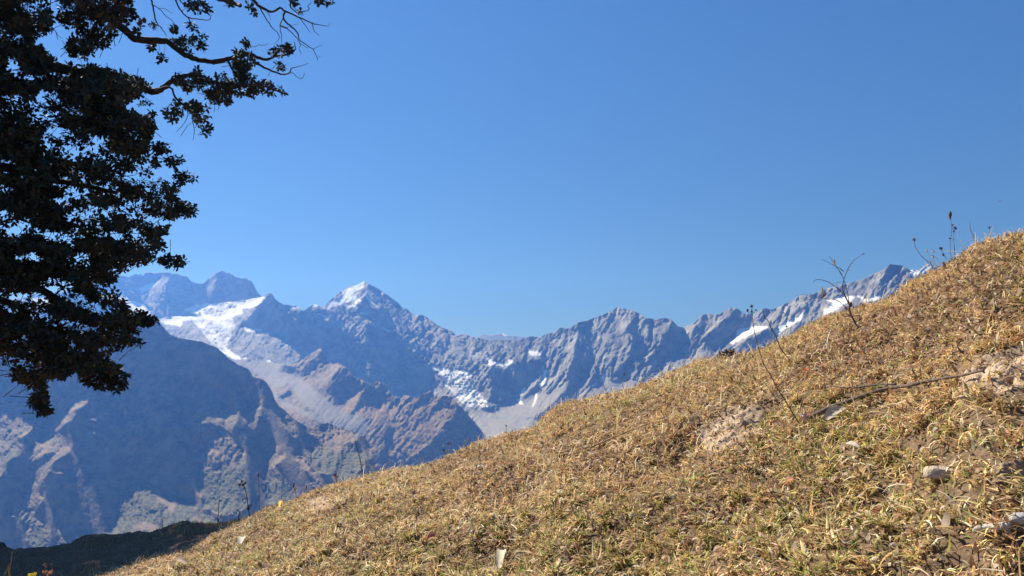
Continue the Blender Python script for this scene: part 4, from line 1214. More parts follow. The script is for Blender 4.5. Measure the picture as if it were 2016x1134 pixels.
def bract_head(c, size, rng, axis=(0, 0, 1)):
    """a dry flower head: small cup with ragged pointed bracts"""
    parts = [blob(c, size * 0.9, size * 0.32, axis, rng, 7, 4)]
    k = 9
    D = unit(np.asarray(axis)[None] * 0.6 + unit(rng.normal(0, 1, (k, 3))))
    V = leaf_geo(np.repeat(c[None], k, 0), D, unit(rng.normal(0, 1, (k, 3))), np.full(k, size * 0.75), np.full(k, size * 0.25), np.full(k, 0.1))
    q, t = leaf_faces(k)
    t4 = np.concatenate([t, t[:, -1:]], 1)
    return parts, V.reshape(-1, 3), q, t

def plant(name, label, cat, base_px, stems, heads=(), leaves=(), mat=None, group=None, r_off=0.0, base_r=None, depth=0.03, leafcol=(0.30, 0.17, 0.09), headmat=None, width_scale=1.0):
    """a dry plant: stems are traced lines 'Q x,y ...' with half widths in photo pixels; heads (zoom, x, y, size px, kind); leaves (zoom, x0,y0, x1,y1, width px)"""
    if base_r is None:
        b = hit(*base_px); r = plan_r(b) + r_off
    else:
        r = base_r
    th, e = th_e(*base_px)
    bx, by = r * math.sin(th), r * math.cos(th)
    bz = float(zground(np.array([bx]), np.array([by]))[0])
    root = bpy.data.objects.new(name, None); COL.objects.link(root); root.location = (bx, by, bz)
    off = np.array([bx, by, bz])
    tag(root, label, cat, group)
    px = r / F
    for i, (txt, w0, w1) in enumerate(stems):
        P = polys(txt)[0]
        dr = orng.uniform(-depth, depth)
        L = np.array([at(a[0], a[1], r + dr * j / max(1, len(P) - 1)) for j, a in enumerate(P)])
        if i == 0:
            foot = off + np.array([0, 0, -0.01])
            far = np.linalg.norm(L - foot, axis=1)
            if far[0] > far[-1]: L = L[::-1]; w0, w1 = max(w0, w1), min(w0, w1)
            if far.min() > 0.01: L = np.concatenate([foot[None], L])
        L = smooth_line(L, max(8, 5 * len(L))) - off
        t = Tubes(); t.add(L, np.linspace(w0, w1, len(L)) * px * width_scale * 0.70, 5, 0.12, orng)
        t.build('stem' if i == 0 else 'twig', mat or STEM, root)
    for z, x, y, s, kind in heads:
        ox, oy, sc = ZF[z]
        c = at(ox + x / sc, oy + y / sc, r) - off
        if kind == 'spike':
            v, f = blob(c, s * px, s * px * 0.17, (0.05, 0, 1), orng, 8, 9, 0.3); o = mesh_obj('seed_head', v, f, headmat or HEAD, root)
        elif kind == 'fluff':
            parts, V, q, t = bract_head(c, s * px, orng); n0 = sum(len(p[0]) for p in parts); v, f = join(parts)
            mesh_obj('seed_head', np.concatenate([v, V]), [np.concatenate([f, q + n0]), t + n0], FLUFF, root)
        else:
            parts, V, q, t = bract_head(c, s * px, orng); n0 = sum(len(p[0]) for p in parts); v, f = join(parts)
            mesh_obj('seed_head', np.concatenate([v, V]), [np.concatenate([f, q + n0]), t + n0], headmat or HEAD, root)
    for z, x0, y0, x1, y1, w in leaves:
        ox, oy, sc = ZF[z]
        a = at(ox + x0 / sc, oy + y0 / sc, r); b = at(ox + x1 / sc, oy + y1 / sc, r - 0.01)
        d = b - a; Ln = np.linalg.norm(d)
        V = leaf_geo(a[None] - off, unit(d)[None], unit(np.array([[0.2, -0.8, 0.5]]) + orng.normal(0, 0.3, (1, 3))), np.array([Ln]), np.array([w * px]), np.array([0.12]))
        c = np.array(leafcol) * orng.uniform(0.8, 1.2)
        mesh_obj('leaf', V.reshape(-1, 3), leaf_faces(1), LEAF, root, attrs={'tint': np.tile(c, (8, 1))})
    return root

RIMR = lambda px: float(np.interp(th_e(px, 700)[0], RS_T, RS_V))

plant('dead_shrub', 'dead forked shrub with curling twigs and a few withered leaves, biggest dry plant here', 'shrub', (1691, 652),
      [('E 1360,580 1322,505 1292,440 1288,380', 5.2, 3.2), ('E 1288,385 1250,310 1235,262 1246,190', 3.0, 1.7), ('E 1246,192 1268,135 1285,100 1312,60 1350,27 1395,-2', 1.6, 0.7),
       ('E 1243,188 1222,150 1200,112 1162,55 1135,18', 1.3, 0.7), ('E 1232,160 1200,112 1165,85 1120,58 1070,40', 1.2, 0.6),
       ('E 1240,312 1225,285 1180,250 1130,215 1085,200 1040,195 1010,215', 1.7, 0.8), ('E 1195,258 1190,230', 1.2, 0.9), ('E 1165,225 1195,218 1230,218', 0.8, 0.4),
       ('E 1285,372 1275,300 1260,240 1246,195', 1.6, 1.2), ('E 1290,440 1262,410 1222,372 1172,346 1122,345 1060,335 990,345 900,365', 1.7, 0.5),
       ('E 1060,335 980,305 880,322', 0.7, 0.4), ('E 1270,415 1180,405 1110,375 1065,340', 0.7, 0.5), ('E 1310,475 1355,472 1385,490', 2.0, 1.5), ('E 1285,400 1300,370 1285,385', 2.5, 2.0),
       ('E 1290,470 1255,480 1230,455', 1.8, 1.2), ('E 1270,130 1290,122', 1.5, 1.0)],
      [('E', 1397, 0, 3, 'cup'), ('E', 1298, 390, 8, 'cup')],
      [('E', 1190, 98, 1255, 135, 6), ('E', 1168, 100, 1178, 35, 4), ('E', 1070, 345, 1092, 245, 5), ('E', 1068, 345, 1118, 295, 4), ('E', 1385, 480, 1360, 500, 6), ('E', 1255, 470, 1225, 462, 5),
       ('E', 1400, 575, 1480, 570, 11), ('E', 1340, 600, 1400, 610, 12), ('E', 1420, 600, 1470, 555, 9)], STEM_DARK, width_scale=0.72)

plant('dry_stalk', 'tall leaning brown stalk topped by dark button heads, left of the dead shrub', 'dry plant', (1580, 845),
      [('E 930,1337 800,1122 740,1030 690,930 640,850 590,700 565,600 552,520 545,455', 1.9, 0.9), ('E 545,460 520,445 511,435', 0.7, 0.5), ('E 545,455 545,430 543,405', 0.7, 0.5), ('E 548,460 562,445 574,432', 0.6, 0.4)],
      [('E', 543, 402, 6.5, 'cup'), ('E', 510, 433, 6, 'cup'), ('E', 543, 440, 6, 'cup'), ('E', 574, 430, 4, 'cup')], (), STEM)
plant('dry_stalk', 'bare dark stalk with one small side twig, next to the dead shrub on its left', 'dry plant', (1554, 713),
      [('E 835,822 800,770 762,720 742,665 720,615 690,565 665,505 645,490 634,455 625,420', 1.9, 1.0), ('E 775,745 790,680 782,620 740,560 790,450', 0.8, 0.4), ('E 785,640 800,590 810,552', 0.7, 0.5)],
      [('E', 810, 552, 5, 'cup'), ('E', 790, 452, 3, 'cup')], (), STEM)
plant('dry_stalk', 'short thin brown stalk lying against the tall button-headed one', 'dry plant', (1540, 797), [('E 720,1095 690,1050 655,1000 612,950', 1.4, 0.7)], (), (), STEM)

# the group on the crest at the right
cr = RIMR(1850)
plant('spike_stalk', 'thin stalk ending in a fat brown foxtail spike, tallest against the sky at right', 'dry plant', (1876, 520),
      [('Q 1542,455 1530,400 1524,330 1534,240 1528,170', 0.9, 0.6)], [('Q', 1525, 143, 15, 'spike')], (), STEM, None, 0, cr, width_scale=0.9)
plant('dry_stalk', 'reddish stalk with a loose cluster of seed cups beside the foxtail spike', 'dry plant', (1882, 520),
      [('Q 1560,450 1556,400 1550,330 1548,260 1555,225', 0.8, 0.5), ('Q 1548,300 1535,290 1522,290', 0.5, 0.3), ('Q 1548,260 1542,230 1540,208', 0.5, 0.3)],
      [('Q', 1555, 222, 5, 'cup'), ('Q', 1563, 228, 4, 'cup'), ('Q', 1540, 205, 3.5, 'cup'), ('Q', 1522, 290, 3.5, 'cup'), ('Q', 1548, 242, 4, 'cup')], (), STEM, None, 0, cr)
plant('dry_stalk', 'short curved stalk with a pale cup head, left of the foxtail spike on the crest', 'dry plant', (1864, 522),
      [('Q 1508,470 1500,425 1488,395 1475,372 1468,355', 0.9, 0.5)], [('Q', 1468, 356, 5.5, 'cup'), ('Q', 1480, 395, 5, 'cup')], (), STEM, None, 0, cr)
plant('dry_stalk', 'long bent stalk with a nodding head, leftmost on the right-hand crest above the snow tip', 'dry plant', (1845, 530),
      [('Q 1425,492 1405,460 1385,440 1345,405 1318,370 1300,335 1297,302', 1.0, 0.5)], [('Q', 1297, 300, 6, 'cup')], (), STEM, None, 0, cr)
plant('feather_grass', 'wispy grass with white feathery tufts on the crest between two stalks', 'grass plant', (1848, 526),
      [('Q 1440,470 1430,440 1415,410 1412,375', 0.5, 0.3), ('Q 1440,470 1420,440 1395,400 1375,372', 0.5, 0.3), ('Q 1445,470 1450,430 1425,405', 0.4, 0.3), ('Q 1450,470 1462,430 1440,415', 0.4, 0.3)],
      [('Q', 1373, 372, 5, 'fluff'), ('Q', 1415, 372, 5, 'fluff'), ('Q', 1415, 408, 6, 'fluff'), ('Q', 1398, 440, 5, 'fluff')], (), STEM_PALE, None, 0, cr)
plant('dry_stalk', 'dark forked twig standing on the crest just right of the foxtail spike', 'dry plant', (1922, 480),
      [('Q 1694,320 1684,290 1668,262 1655,235 1650,188', 1.0, 0.5), ('Q 1672,270 1684,262', 0.7, 0.4), ('Q 1680,310 1672,285 1664,280', 0.7, 0.4)], (), (), STEM_DARK, None, 0, RIMR(1920))
plant('dry_stalk', 'small straight dark stalk with a tiny bud, right of the forked twig on the crest', 'dry plant', (1950, 472),
      [('Q 1782,300 1780,270 1777,240 1775,222', 0.7, 0.5)], [('Q', 1775, 222, 4, 'cup')], (), STEM_DARK, None, 0, RIMR(1950))
plant('dry_stalk', 'short leaning twig nearest the right edge of the crest', 'dry plant', (1998, 462),
      [('Q 1946,258 1938,236 1925,224', 0.9, 0.6)], (), (), STEM_DARK, None, 0, RIMR(1998))

# left-hand rim
lr = RIMR(480)
plant('dry_stalk', 'brown stalk with clustered pale papery heads on the lower left rim', 'dry plant', (490, 1026),
      [('K 928,600 922,540 912,470 905,400 895,350 885,300 872,268', 1.5, 0.8), ('K 905,400 880,395 862,408', 0.7, 0.5), ('K 912,470 935,470 940,455', 0.6, 0.4), ('K 880,285 858,270 840,268', 0.7, 0.5), ('K 872,268 860,245 852,232', 0.6, 0.4)],
      [('K', 852, 230, 5, 'cup'), ('K', 832, 268, 5.5, 'cup'), ('K', 868, 265, 6, 'cup'), ('K', 892, 245, 4, 'cup'), ('K', 862, 408, 4, 'cup'), ('K', 915, 490, 8, 'cup'), ('K', 938, 462, 4, 'cup')], (), STEM, None, 0, lr)
plant('dry_stalk', 'single straight straw with a narrow tip, right of the papery-headed stalk', 'dry plant', (511, 1012),
      [('K 1022,540 1021,470 1020,400 1014,250 1010,150', 0.9, 0.6)], [('K', 1010, 168, 8, 'spike')], (), STEM_PALE, None, 0, RIMR(511))
plant('grass_stalk', 'arching pale grass stalk bending right above the left rim', 'grass plant', (600, 985), [('K 1400,410 1425,370 1445,325 1465,290 1482,275', 0.9, 0.7)], [('K', 1470, 288, 7, 'spike')], (), STEM_PALE, None, 0, RIMR(590))
plant('grass_stalk', 'pair of curved pale grass stalks leaning right on the left rim', 'grass plant', (555, 1000),
      [('K 1235,455 1250,410 1285,370 1330,325 1375,298', 0.9, 0.6), ('K 1228,450 1232,390 1245,345 1265,318', 0.8, 0.5)], [('K', 1362, 305, 8, 'spike')], (), STEM_PALE, None, 0, RIMR(555))
plant('dry_stalk', 'dark upright stalk with a small spike between the curved grass stalks', 'dry plant', (582, 992), [('K 1372,420 1368,350 1352,300 1348,255', 0.8, 0.6)], [('K', 1349, 268, 9, 'spike')], (), STEM, None, 0, RIMR(582))
plant('grass_stalk', 'low pale grass hoop bowing along the left rim', 'grass plant', (515, 1008), [('K 1040,510 1055,480 1100,462 1160,455 1225,465', 0.9, 0.6)], (), (), STEM_PALE, None, 0, RIMR(530))
plant('dry_stalk', 'long bent grey-brown stalk standing alone on the middle of the rim', 'dry plant', (713, 950), [('G 728,965 722,900 713,840 700,760 684,705 668,655 656,600', 1.7, 1.0)], (), (), STEM, None, 0, RIMR(713))
plant('grass_stalk', 'two dry grass blades arching to the right of the long bent stalk', 'grass plant', (735, 942),
      [('G 835,920 800,880 770,845 720,825', 0.9, 0.5), ('G 895,900 860,860 820,835 745,820', 1.0, 0.5)], (), (), STEM_PALE, None, 0, RIMR(735))
plant('grass_stalk', 'stiff curled grass blade hooking upward on the mid rim', 'grass plant', (755, 936), [('G 918,905 925,870 945,830 985,792', 1.2, 0.6)], (), (), STEM_PALE, None, 0, RIMR(755))
plant('dry_stalk', 'withered brown stump of stalks and leaves on the rim left of the bent stalk', 'dry plant', (664, 962),
      [('G 490,1020 484,985 478,950 470,920', 1.6, 0.9), ('G 480,960 500,925 512,915', 0.8, 0.5)], [('G', 475, 925, 6, 'cup')], [('G', 480, 960, 460, 920, 4), ('G', 482, 950, 505, 930, 4)], STEM, None, 0, RIMR(664))
plant('dry_stalk', 'branched stalk with brown and white seed heads on the centre rim', 'dry plant', (886, 906),
      [('G 1535,790 1510,750 1495,715 1482,692', 0.9, 0.6), ('G 1500,725 1520,705 1522,698', 0.6, 0.4), ('G 1500,740 1515,690 1530,640', 0.6, 0.4)],
      [('G', 1480, 690, 5, 'cup'), ('G', 1520, 700, 5, 'fluff'), ('G', 1528, 632, 5, 'cup'), ('G', 1550, 632, 4, 'cup'), ('G', 1482, 650, 4, 'fluff')], (), STEM, None, 0, RIMR(886))
plant('dry_stalk', 'slender stalk with two white fluffy heads on the centre rim', 'dry plant', (906, 896),
      [('G 1620,700 1640,670 1665,640 1682,610', 0.6, 0.4), ('G 1660,650 1690,620 1705,592', 0.5, 0.4)], [('G', 1680, 606, 4.5, 'fluff'), ('G', 1706, 590, 4.5, 'fluff')], (), STEM_PALE, None, 0, RIMR(906))
plant('dry_stalk', 'tiny upright stalk with pale base in front of the grey glacier floor', 'dry plant', (996, 868), [('H 722,860 724,800 724,730', 1.0, 0.6)], [('H', 722, 820, 8, 'fluff'), ('H', 724, 735, 4, 'cup')], (), STEM, None, 0, RIMR(996))
plant('dry_stalk', 'pair of dark thin stalks with ball heads under the pointed middle peak', 'dry plant', (1236, 778),
      [('D 1100,1115 1092,1040 1088,990 1086,945', 0.7, 0.5), ('D 1075,1080 1040,990 1030,930 1055,885', 0.6, 0.4)], [('D', 1057, 880, 5, 'cup'), ('D', 1086, 945, 4.5, 'cup')], (), STEM_DARK, None, 0, RIMR(1236))
plant('dry_stalk', 'leaning dark twig on the rim left of the ball-headed pair', 'dry plant', (1196, 790), [('D 875,1100 858,1060 840,1030 822,995', 1.0, 0.6)], (), (), STEM_DARK, None, 0, RIMR(1196))
plant('dry_stalk', 'dark twig slanting over the pale scree, on the rim below the right-hand crest', 'dry plant', (1322, 748), [('D 1590,935 1530,900 1480,870 1440,835', 1.0, 0.5), ('D 1895,765 1830,715 1770,672', 0.8, 0.5)], (), (), STEM_DARK, None, 0, RIMR(1322))
plant('low_bush', 'small dark leafless bush on the rim in front of the long snow patch', 'bush', (1432, 706),
      [('E 400,800 370,760 350,735', 1.2, 0.7), ('E 400,800 330,770 290,760', 1.2, 0.6), ('E 400,800 400,750 405,720', 1.0, 0.5), ('E 400,800 300,790 250,800', 1.2, 0.6), ('E 390,790 350,755 310,745', 0.9, 0.5)],
      [('E', 350, 745, 9, 'cup'), ('E', 375, 745, 10, 'cup'), ('E', 330, 760, 10, 'cup'), ('E', 300, 765, 9, 'cup'), ('E', 400, 740, 9, 'cup'), ('E', 275, 790, 8, 'cup'), ('E', 355, 775, 11, 'cup'), ('E', 390, 770, 10, 'cup')], (), STEM_DARK, None, 0, RIMR(1432), headmat=STEM_DARK)

# shaded bank
plant('dry_stalk', 'dark stalk with whorled side bracts on the shaded bank', 'dry plant', (429, 1030),
      [('K 622,640 628,560 633,480 641,375', 1.1, 0.6), ('K 632,425 652,410 672,406', 0.8, 0.5), ('K 622,620 645,580 666,535', 1.2, 0.8), ('K 632,450 622,432', 0.8, 0.5)], (), (), STEM_DARK, None, 0, 12.6)
plant('dry_stalk', 'bent dark stem stump where the shaded bank meets the sunny rim', 'dry plant', (473, 1030),
      [('K 838,620 838,560 830,520 800,495', 1.2, 0.8), ('K 822,600 826,540 845,515', 1.0, 0.8)], (), (), STEM_DARK, None, 0, 12.4)
plant('dry_stalk', 'low row of dark sticks leaning on the shaded bank', 'dry plant', (365, 1036), [('K 340,650 312,622', 1.6, 1.0), ('K 262,665 312,612', 1.2, 0.7), ('K 225,665 258,615', 1.0, 0.6)], (), (), STEM_DARK, None, 0, 12.8)
plant('dry_stalk', 'thin dark stalk at the left end of the shaded bank skyline', 'dry plant', (319, 1052), [('K 95,700 95,640 92,580', 0.7, 0.4), ('K 95,590 130,580', 0.4, 0.3)], (), (), STEM_DARK, None, 0, 12.8)
def post():
    r = 12.6; p = at(2, 1090, r); z = float(zground(p[0:1], p[1:2])[0]); off = np.array([p[0], p[1], z])
    t = Tubes(); top = at(2, 1069, r)[2] - z
    t.add(np.array([[0, 0, -0.1], [0.005, 0, top * 0.5], [-0.01, 0, top * 0.85], [-0.02, 0, top]]), [0.055, 0.05, 0.045, 0.02], 9, 0.15, orng)
    o = t.build('tree_stump', STEM_DARK); o.location = off
    tag(o, 'short weathered stump at the far left end of the shaded bank', 'stump')
post()
plant('grass_stalk', 'tall pale grass at the lower left corner in front of the shaded bank', 'grass plant', (20, 1130),
      [('J 125,1120 118,1040 135,930 150,795', 1.4, 0.6), ('J 110,1100 105,1000 108,950', 1.2, 0.7), ('J 50,1090 75,1040 95,1000', 1.0, 0.6)], (), (), STEM_PALE, None, 0, 6.4)
plant('red_plant', 'withered red-brown plant with curled leaves at the bottom left corner', 'plant', (98, 1140),
      [('J 640,1110 645,1040 650,980 660,915', 1.2, 0.7), ('J 530,1110 545,1040 560,1000 590,990', 1.0, 0.6), ('J 555,960 530,910 495,850', 0.9, 0.4), ('J 650,990 680,995', 0.6, 0.4), ('J 648,960 622,945', 0.6, 0.4)], (),
      [('J', 570, 930, 530, 970, 3.5), ('J', 575, 950, 560, 990, 4), ('J', 530, 1090, 590, 1020, 5), ('J', 560, 1080, 530, 1030, 4), ('J', 640, 1080, 650, 1010, 4), ('J', 600, 1090, 620, 1030, 4.5), ('J', 590, 1100, 600, 1060, 5)], STEM, None, 0, 6.4, leafcol=(0.42, 0.20, 0.13))
plant('yellow_weed', 'bright yellow leafed weed at the bottom left edge', 'weed', (63, 1142), [('J 400,1140 405,1110 400,1090', 1.0, 0.6)], (),
      [('J', 400, 1100, 345, 1070, 5), ('J', 400, 1100, 455, 1050, 6), ('J', 395, 1100, 400, 1060, 5), ('J', 405, 1105, 440, 1090, 5), ('J', 395, 1110, 360, 1095, 5)], STEM, None, 0, 6.3, leafcol=(0.62, 0.47, 0.05))

# stems standing in the open slope
plant('dry_stalk', 'grey stem with a small red tip beside its bowed twin in mid slope', 'dry plant', (1601, 970),
      [('R 822,680 805,600 778,520 780,400 775,330 768,255', 1.5, 1.0)], [('R', 768, 228, 11, 'fluff')], [('R', 775, 245, 800, 205, 6), ('R', 770, 250, 740, 245, 5)], STEM, leafcol=(0.45, 0.20, 0.16), width_scale=0.8)
plant('dry_stalk', 'long grey stem bowing right, twin of the red-tipped one in the middle of the slope', 'dry plant', (1604, 968),
      [('R 826,675 830,560 832,480 850,420 872,350 884,290 880,220 845,170', 1.4, 0.7), ('R 800,300 830,270 880,230', 0.6, 0.4)], (), (), STEM, width_scale=0.8)
plant('dead_stick', 'dark snapped stick poking from the grass near the bottom', 'stick', (1573, 1062), [('R 745,935 700,850 650,755 605,690 556,622', 1.7, 1.1)], (), (), STEM_DARK, width_scale=0.9)
plant('red_stalk', 'brown leafy stalk curling up left of the bare hollow', 'dry plant', (1352, 1020),
      [('R 100,810 90,740 70,650 50,590 35,520 15,450', 1.3, 0.7)], (), [('R', 60, 640, 85, 600, 5), ('R', 45, 580, 70, 540, 5), ('R', 80, 700, 55, 670, 5), ('R', 30, 510, 60, 490, 5)], STEM, leafcol=(0.34, 0.19, 0.12), width_scale=0.8)
plant('dry_stalk', 'thin upright brown stalk between the straw stem and the bare hollow', 'dry plant', (1300, 940),
      [('S 1965,590 1957,480 1948,380 1955,240', 1.0, 0.6)], (), (), STEM, width_scale=0.8)
plant('dry_stalk', 'fine bent stem rising from the lower middle of the slope', 'dry plant', (945, 1070),
      [('S 950,955 910,890 880,800 862,780', 0.8, 0.5)], (), (), STEM, width_scale=0.8)
plant('green_sprig', 'small plant with two dark green pointed leaves beside the fallen branch', 'plant', (1918, 785),
      [('R 1730,135 1715,115 1690,95', 1.0, 0.7)], (), [('R', 1705, 110, 1680, 30, 8), ('R', 1715, 120, 1760, 120, 9), ('R', 1710, 115, 1690, 100, 6)], STEM, leafcol=(0.10, 0.16, 0.05))

def lying(name, label, cat, txt, r0, r1, mat, lift=0.035, extra=()):
    objs = []
    P = polys(txt)[0]
    L = np.array([hit(a, b) + [0, 0, lift] for a, b in P])
    L = smooth_line(L, 40)
    off = L[0].copy()
    t = Tubes(); t.add(L - off, np.linspace(r0, r1, 40), 7, 0.12, orng)
    o = t.build(name, mat); o.location = off
    tag(o, label, cat)
    for tx, a, b in extra:
        Q = polys(tx)[0]
        M = smooth_line(np.array([hit(u, v) + [0, 0, lift + 0.01] for u, v in Q]), 24)
        t2 = Tubes(); t2.add(M - off, np.linspace(a, b, 24), 6, 0.12, orng)
        t2.build('twig', mat, o)
lying('fallen_branch', 'dark dead branch lying across the slope at the right', 'branch', 'R 810,295 870,268 930,240 1010,210 1100,180 1190,150 1280,130 1380,122 1470,100 1560,88 1650,75 1790,48', 0.0085, 0.0035, STEM_DARK,
      extra=(('R 920,132 990,142 1060,147 1180,132 1290,130', 0.0022, 0.0035),))
lying('straw_stem', 'long pale straw stem lying diagonally left of the bare hollow', 'straw', 'S 1560,452 1620,425 1700,390 1780,355 1850,330 1930,305 2015,285', 0.004, 0.0025, STEM_PALE)
lying('straw_stem', 'short pale straw lying in the grass at the lower left of the slope', 'straw', 'S 285,895 330,865 380,830 410,810', 0.0035, 0.002, STEM_PALE, 0.03)
lying('straw_stem', 'pale thick straw lying flat near the bottom middle', 'straw', 'S 1140,1060 1180,1050 1235,1058', 0.0055, 0.004, STEM_PALE, 0.03)

def stone(px, py, w, h, d, rot, label, ca, cb, name='stone', cat='stone', sink=0.3, seed=1):
    rng = np.random.default_rng(seed)
    p = hit(px, py); r = plan_r(p); k = r / F
    w, h, d = w * k, h * k, d * k
    bm_v = []
    nu, nv = 22, 13
    for i in range(nv):
        ph = math.pi * i / (nv - 1)
        for j in range(nu):
            a = 2 * math.pi * j / nu
            x, y, z = math.sin(ph) * math.cos(a), math.sin(ph) * math.sin(a), math.cos(ph)
            q = (abs(x) ** 3 + abs(y) ** 3 + abs(z) ** 3) ** (1 / 3.0)
            bm_v.append((x / q, y / q, z / q))
    v = np.array(bm_v)
    for _ in range(9):                                   # chip flat facets
        nrm = unit(rng.normal(0, 1, 3)); lim = rng.uniform(0.62, 0.9)
        dd = v @ nrm
        v = v - np.clip(dd - lim, 0, None)[:, None] * nrm[None]
    v = v * (1 + 0.03 * np.sin(v[:, :1] * 9 + seed) * np.cos(v[:, 1:2] * 8))
    v = v * np.array([w / 2, d / 2, h / 2])
    c, s = math.cos(rot), math.sin(rot)
    v = np.stack([v[:, 0] * c - v[:, 2] * s, v[:, 1], v[:, 0] * s + v[:, 2] * c], -1)
    f = grid_faces(nv, nu)
    wrap = np.array([[i * nu + nu - 1, i * nu, (i + 1) * nu, (i + 1) * nu + nu - 1] for i in range(nv - 1)])
    o = mesh_obj(name, v, np.concatenate([f, wrap]), bark_material(label[:18], ca, cb, 25.0))
    th = math.atan2(p[0], p[1])
    o.location = p + np.array([0, 0, h * (0.5 - sink)])
    o.rotation_euler = (0, 0, -th)
    tag(o, label, cat)
stone(1855, 945, 56, 30, 40, 0.05, 'sandy cream stone with a flat top on the right of the slope', (0.42, 0.32, 0.22), (0.56, 0.44, 0.31), seed=3, sink=0.15)
stone(1955, 1052, 62, 22, 40, 0.25, 'long pale grey stone sloping at the lower right edge', (0.40, 0.34, 0.27), (0.54, 0.47, 0.38), seed=5, sink=0.2)
stone(2008, 1035, 30, 26, 30, 0.3, 'small grey stone cut by the right edge of the view', (0.36, 0.33, 0.30), (0.48, 0.44, 0.40), seed=8, sink=0.2)
stone(945, 925, 13, 11, 12, 0.1, 'tiny white pebble high on the slope left of centre', (0.62, 0.58, 0.48), (0.75, 0.70, 0.60), name='pebble', cat='pebble', seed=6, sink=0.0)
stone(1245, 1022, 15, 11, 12, 0.1, 'tiny cream pebble low on the slope right of centre', (0.62, 0.55, 0.40), (0.78, 0.70, 0.52), name='pebble', cat='pebble', seed=7, sink=0.0)
stone(768, 972, 9, 8, 9, 0.1, 'tiny pale pebble just under the rim near the bent stalk', (0.62, 0.58, 0.50), (0.75, 0.70, 0.62), name='pebble', cat='pebble', seed=9, sink=0.0)

def big_leaf(name, label, cat, px0, py0, px1, py1, w, col, curl=0.35, lift=0.03):
    a = hit(px0, py0) + [0, 0, lift]; b = hit(px1, py1) + [0, 0, lift]
    k = plan_r(a) / F
    d = b - a; L = np.linalg.norm(d); D = unit(d); S = unit(np.cross(D, [0, -0.5, 0.85])); N = np.cross(S, D)
    nu, nv = 9, 5; v = []
    for i in range(nu):
        t = i / (nu - 1); ww = w * k * 0.5 * (math.sin(math.pi * (0.12 + 0.83 * t)) ** 0.7)
        for j in range(nv):
            s = (j / (nv - 1) - 0.5) * 2
            v.append(D * L * t + S * ww * s + N * (curl * ww * s * s + 0.15 * L * math.sin(t * 3.0) + orng.normal(0, 0.0008)))
    o = mesh_obj(name, np.array(v), grid_faces(nu, nv), LEAF, attrs={'tint': np.tile(col, (nu * nv, 1))})
    o.location = a
    tag(o, label, cat)
big_leaf('bark_piece', 'curled pale strip of bark under the fallen branch', 'bark', 1627, 845, 1664, 822, 22, (0.52, 0.42, 0.31))
big_leaf('bark_piece', 'pale curled bark piece lying alone in mid slope', 'bark', 1656, 906, 1692, 905, 17, (0.50, 0.42, 0.32), 0.6)
big_leaf('dead_leaf', 'large cream dead leaf at the very bottom centre', 'leaf', 982, 1138, 990, 1112, 18, (0.62, 0.53, 0.38))
big_leaf('dead_leaf', 'pale brown curled leaf on the lower left rim', 'leaf', 472, 1082, 482, 1072, 14, (0.62, 0.55, 0.44), 0.5)
big_leaf('dead_leaf', 'grey-brown rolled leaf at the bottom left of the sunny grass', 'leaf', 340, 1128, 368, 1122, 14, (0.36, 0.26, 0.18), 0.7)
big_leaf('dead_leaf', 'bright red dead leaf high on the slope below the rim', 'leaf', 1582, 745, 1592, 746, 8, (0.45, 0.08, 0.04), 0.4)
big_leaf('dead_leaf', 'orange dead leaf near the foot of the twin grey stems', 'leaf', 1548, 975, 1566, 968, 15, (0.55, 0.26, 0.14), 0.6)
big_leaf('dead_leaf', 'rust dead leaf lying between the twin stems and the cream stone', 'leaf', 1682, 862, 1698, 856, 12, (0.52, 0.24, 0.12), 0.5)
big_leaf('dead_leaf', 'red-brown dead leaf low on the slope left of centre', 'leaf', 842, 1078, 862, 1068, 16, (0.48, 0.20, 0.12), 0.5)
big_leaf('dead_leaf', 'yellow dead leaf on the left rim beside the low grass hoop', 'leaf', 549, 1008, 556, 1003, 6, (0.75, 0.48, 0.08), 0.4)

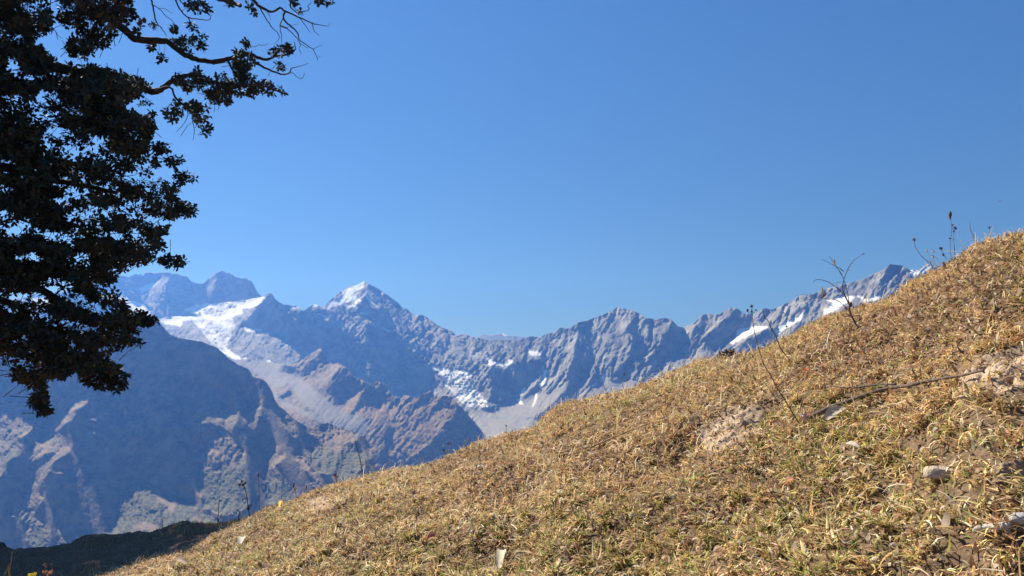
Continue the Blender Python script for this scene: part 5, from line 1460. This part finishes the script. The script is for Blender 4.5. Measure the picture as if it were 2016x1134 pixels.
def bird():
    c = at(1967, 397, 90.0)
    body, f = blob(np.zeros(3), 0.22, 0.045, (0.9, 0.3, 0.1), orng, 8, 8, 0.02)
    wings = []
    for s in (1, -1):
        x = np.linspace(0, 0.24, 6); ch = 0.075 * (1 - x / 0.26) ** 0.6
        up = np.stack([-0.03 * x / 0.24, s * x, 0.10 * np.sin(x * 7)], -1)
        a = up + np.stack([ch * 0.5, 0 * x, 0 * x], -1); b = up - np.stack([ch * 0.6, 0 * x, 0 * x], -1)
        v = np.concatenate([a, b, a - [0, 0, 0.006], b - [0, 0, 0.006]])
        i = np.arange(5)
        q = np.concatenate([np.stack([i, i + 1, i + 7, i + 6], -1), np.stack([i + 12, i + 18, i + 19, i + 13], -1), np.stack([i, i + 12, i + 13, i + 1], -1), np.stack([i + 6, i + 7, i + 19, i + 18], -1)])
        wings.append((v, q))
    V, Fq = join([(body, f)] + wings)
    o = mesh_obj('bird', V, Fq, STEM_DARK); o.location = c; o.rotation_euler = (0, 0, 0.6)
    tag(o, 'tiny dark bird flying in the clear sky at the right', 'bird')
bird()

def pebbles():
    rng = np.random.default_rng(71)
    mat = bark_material('pale pebble stone', (0.36, 0.30, 0.23), (0.60, 0.52, 0.42), 30.0)
    proto = None
    for k in range(34):
        px = rng.uniform(620, 2010); py = rng.uniform(float(np.interp(px, RIM[:, 0], RIM[:, 1])) + 45, 1125)
        p = hit(px, py); s = rng.uniform(0.006, 0.013)
        if proto is None:
            v, f = blob(np.zeros(3), 2.0, 0.9, (1, 0.2, 0.1), rng, 9, 7, 0.16)
            o = proto = mesh_obj('pebble', v, f, mat)
        else:
            o = proto.copy(); COL.objects.link(o)
        o.location = p + np.array([0, 0, 0.012]); o.scale = (s, s * rng.uniform(0.7, 1.1), s * rng.uniform(0.6, 0.9)); o.rotation_euler = (rng.uniform(-0.3, 0.3), rng.uniform(-0.3, 0.3), rng.uniform(0, 6.28))
        tag(o, 'small pale pebble lying loose between the dry grass blades', 'pebble', 'small pebbles in the grass')
pebbles()
# ------------------------------------------------------------------ the air
def build_haze():
    x0, x1, y0, y1, z0, z1 = -9000, 9000, -2500, 16500, -1700, 1780
    v = np.array([[x, y, z] for x in (x0, x1) for y in (y0, y1) for z in (z0, z1)])
    f = np.array([[0, 1, 3, 2], [4, 6, 7, 5], [0, 4, 5, 1], [2, 3, 7, 6], [0, 2, 6, 4], [1, 5, 7, 3]])
    m = bpy.data.materials.new('clear mountain air')
    m.use_nodes = True
    t = m.node_tree
    t.nodes.clear()
    out = t.nodes.new('ShaderNodeOutputMaterial')
    p = t.nodes.new('ShaderNodeVolumePrincipled')
    p.inputs['Color'].default_value = (0.045, 0.126, 0.385, 1)
    p.inputs['Absorption Color'].default_value = (0.72, 0.64, 0.45, 1)
    p.inputs['Density'].default_value = 0.00012
    p.inputs['Anisotropy'].default_value = 0.37
    t.links.new(p.outputs[0], out.inputs['Volume'])
    o = mesh_obj('haze', v, f, m, smooth=False)
    tag(o, 'thin blue haze filling the air of the valley', 'haze', None, 'stuff')
build_haze()
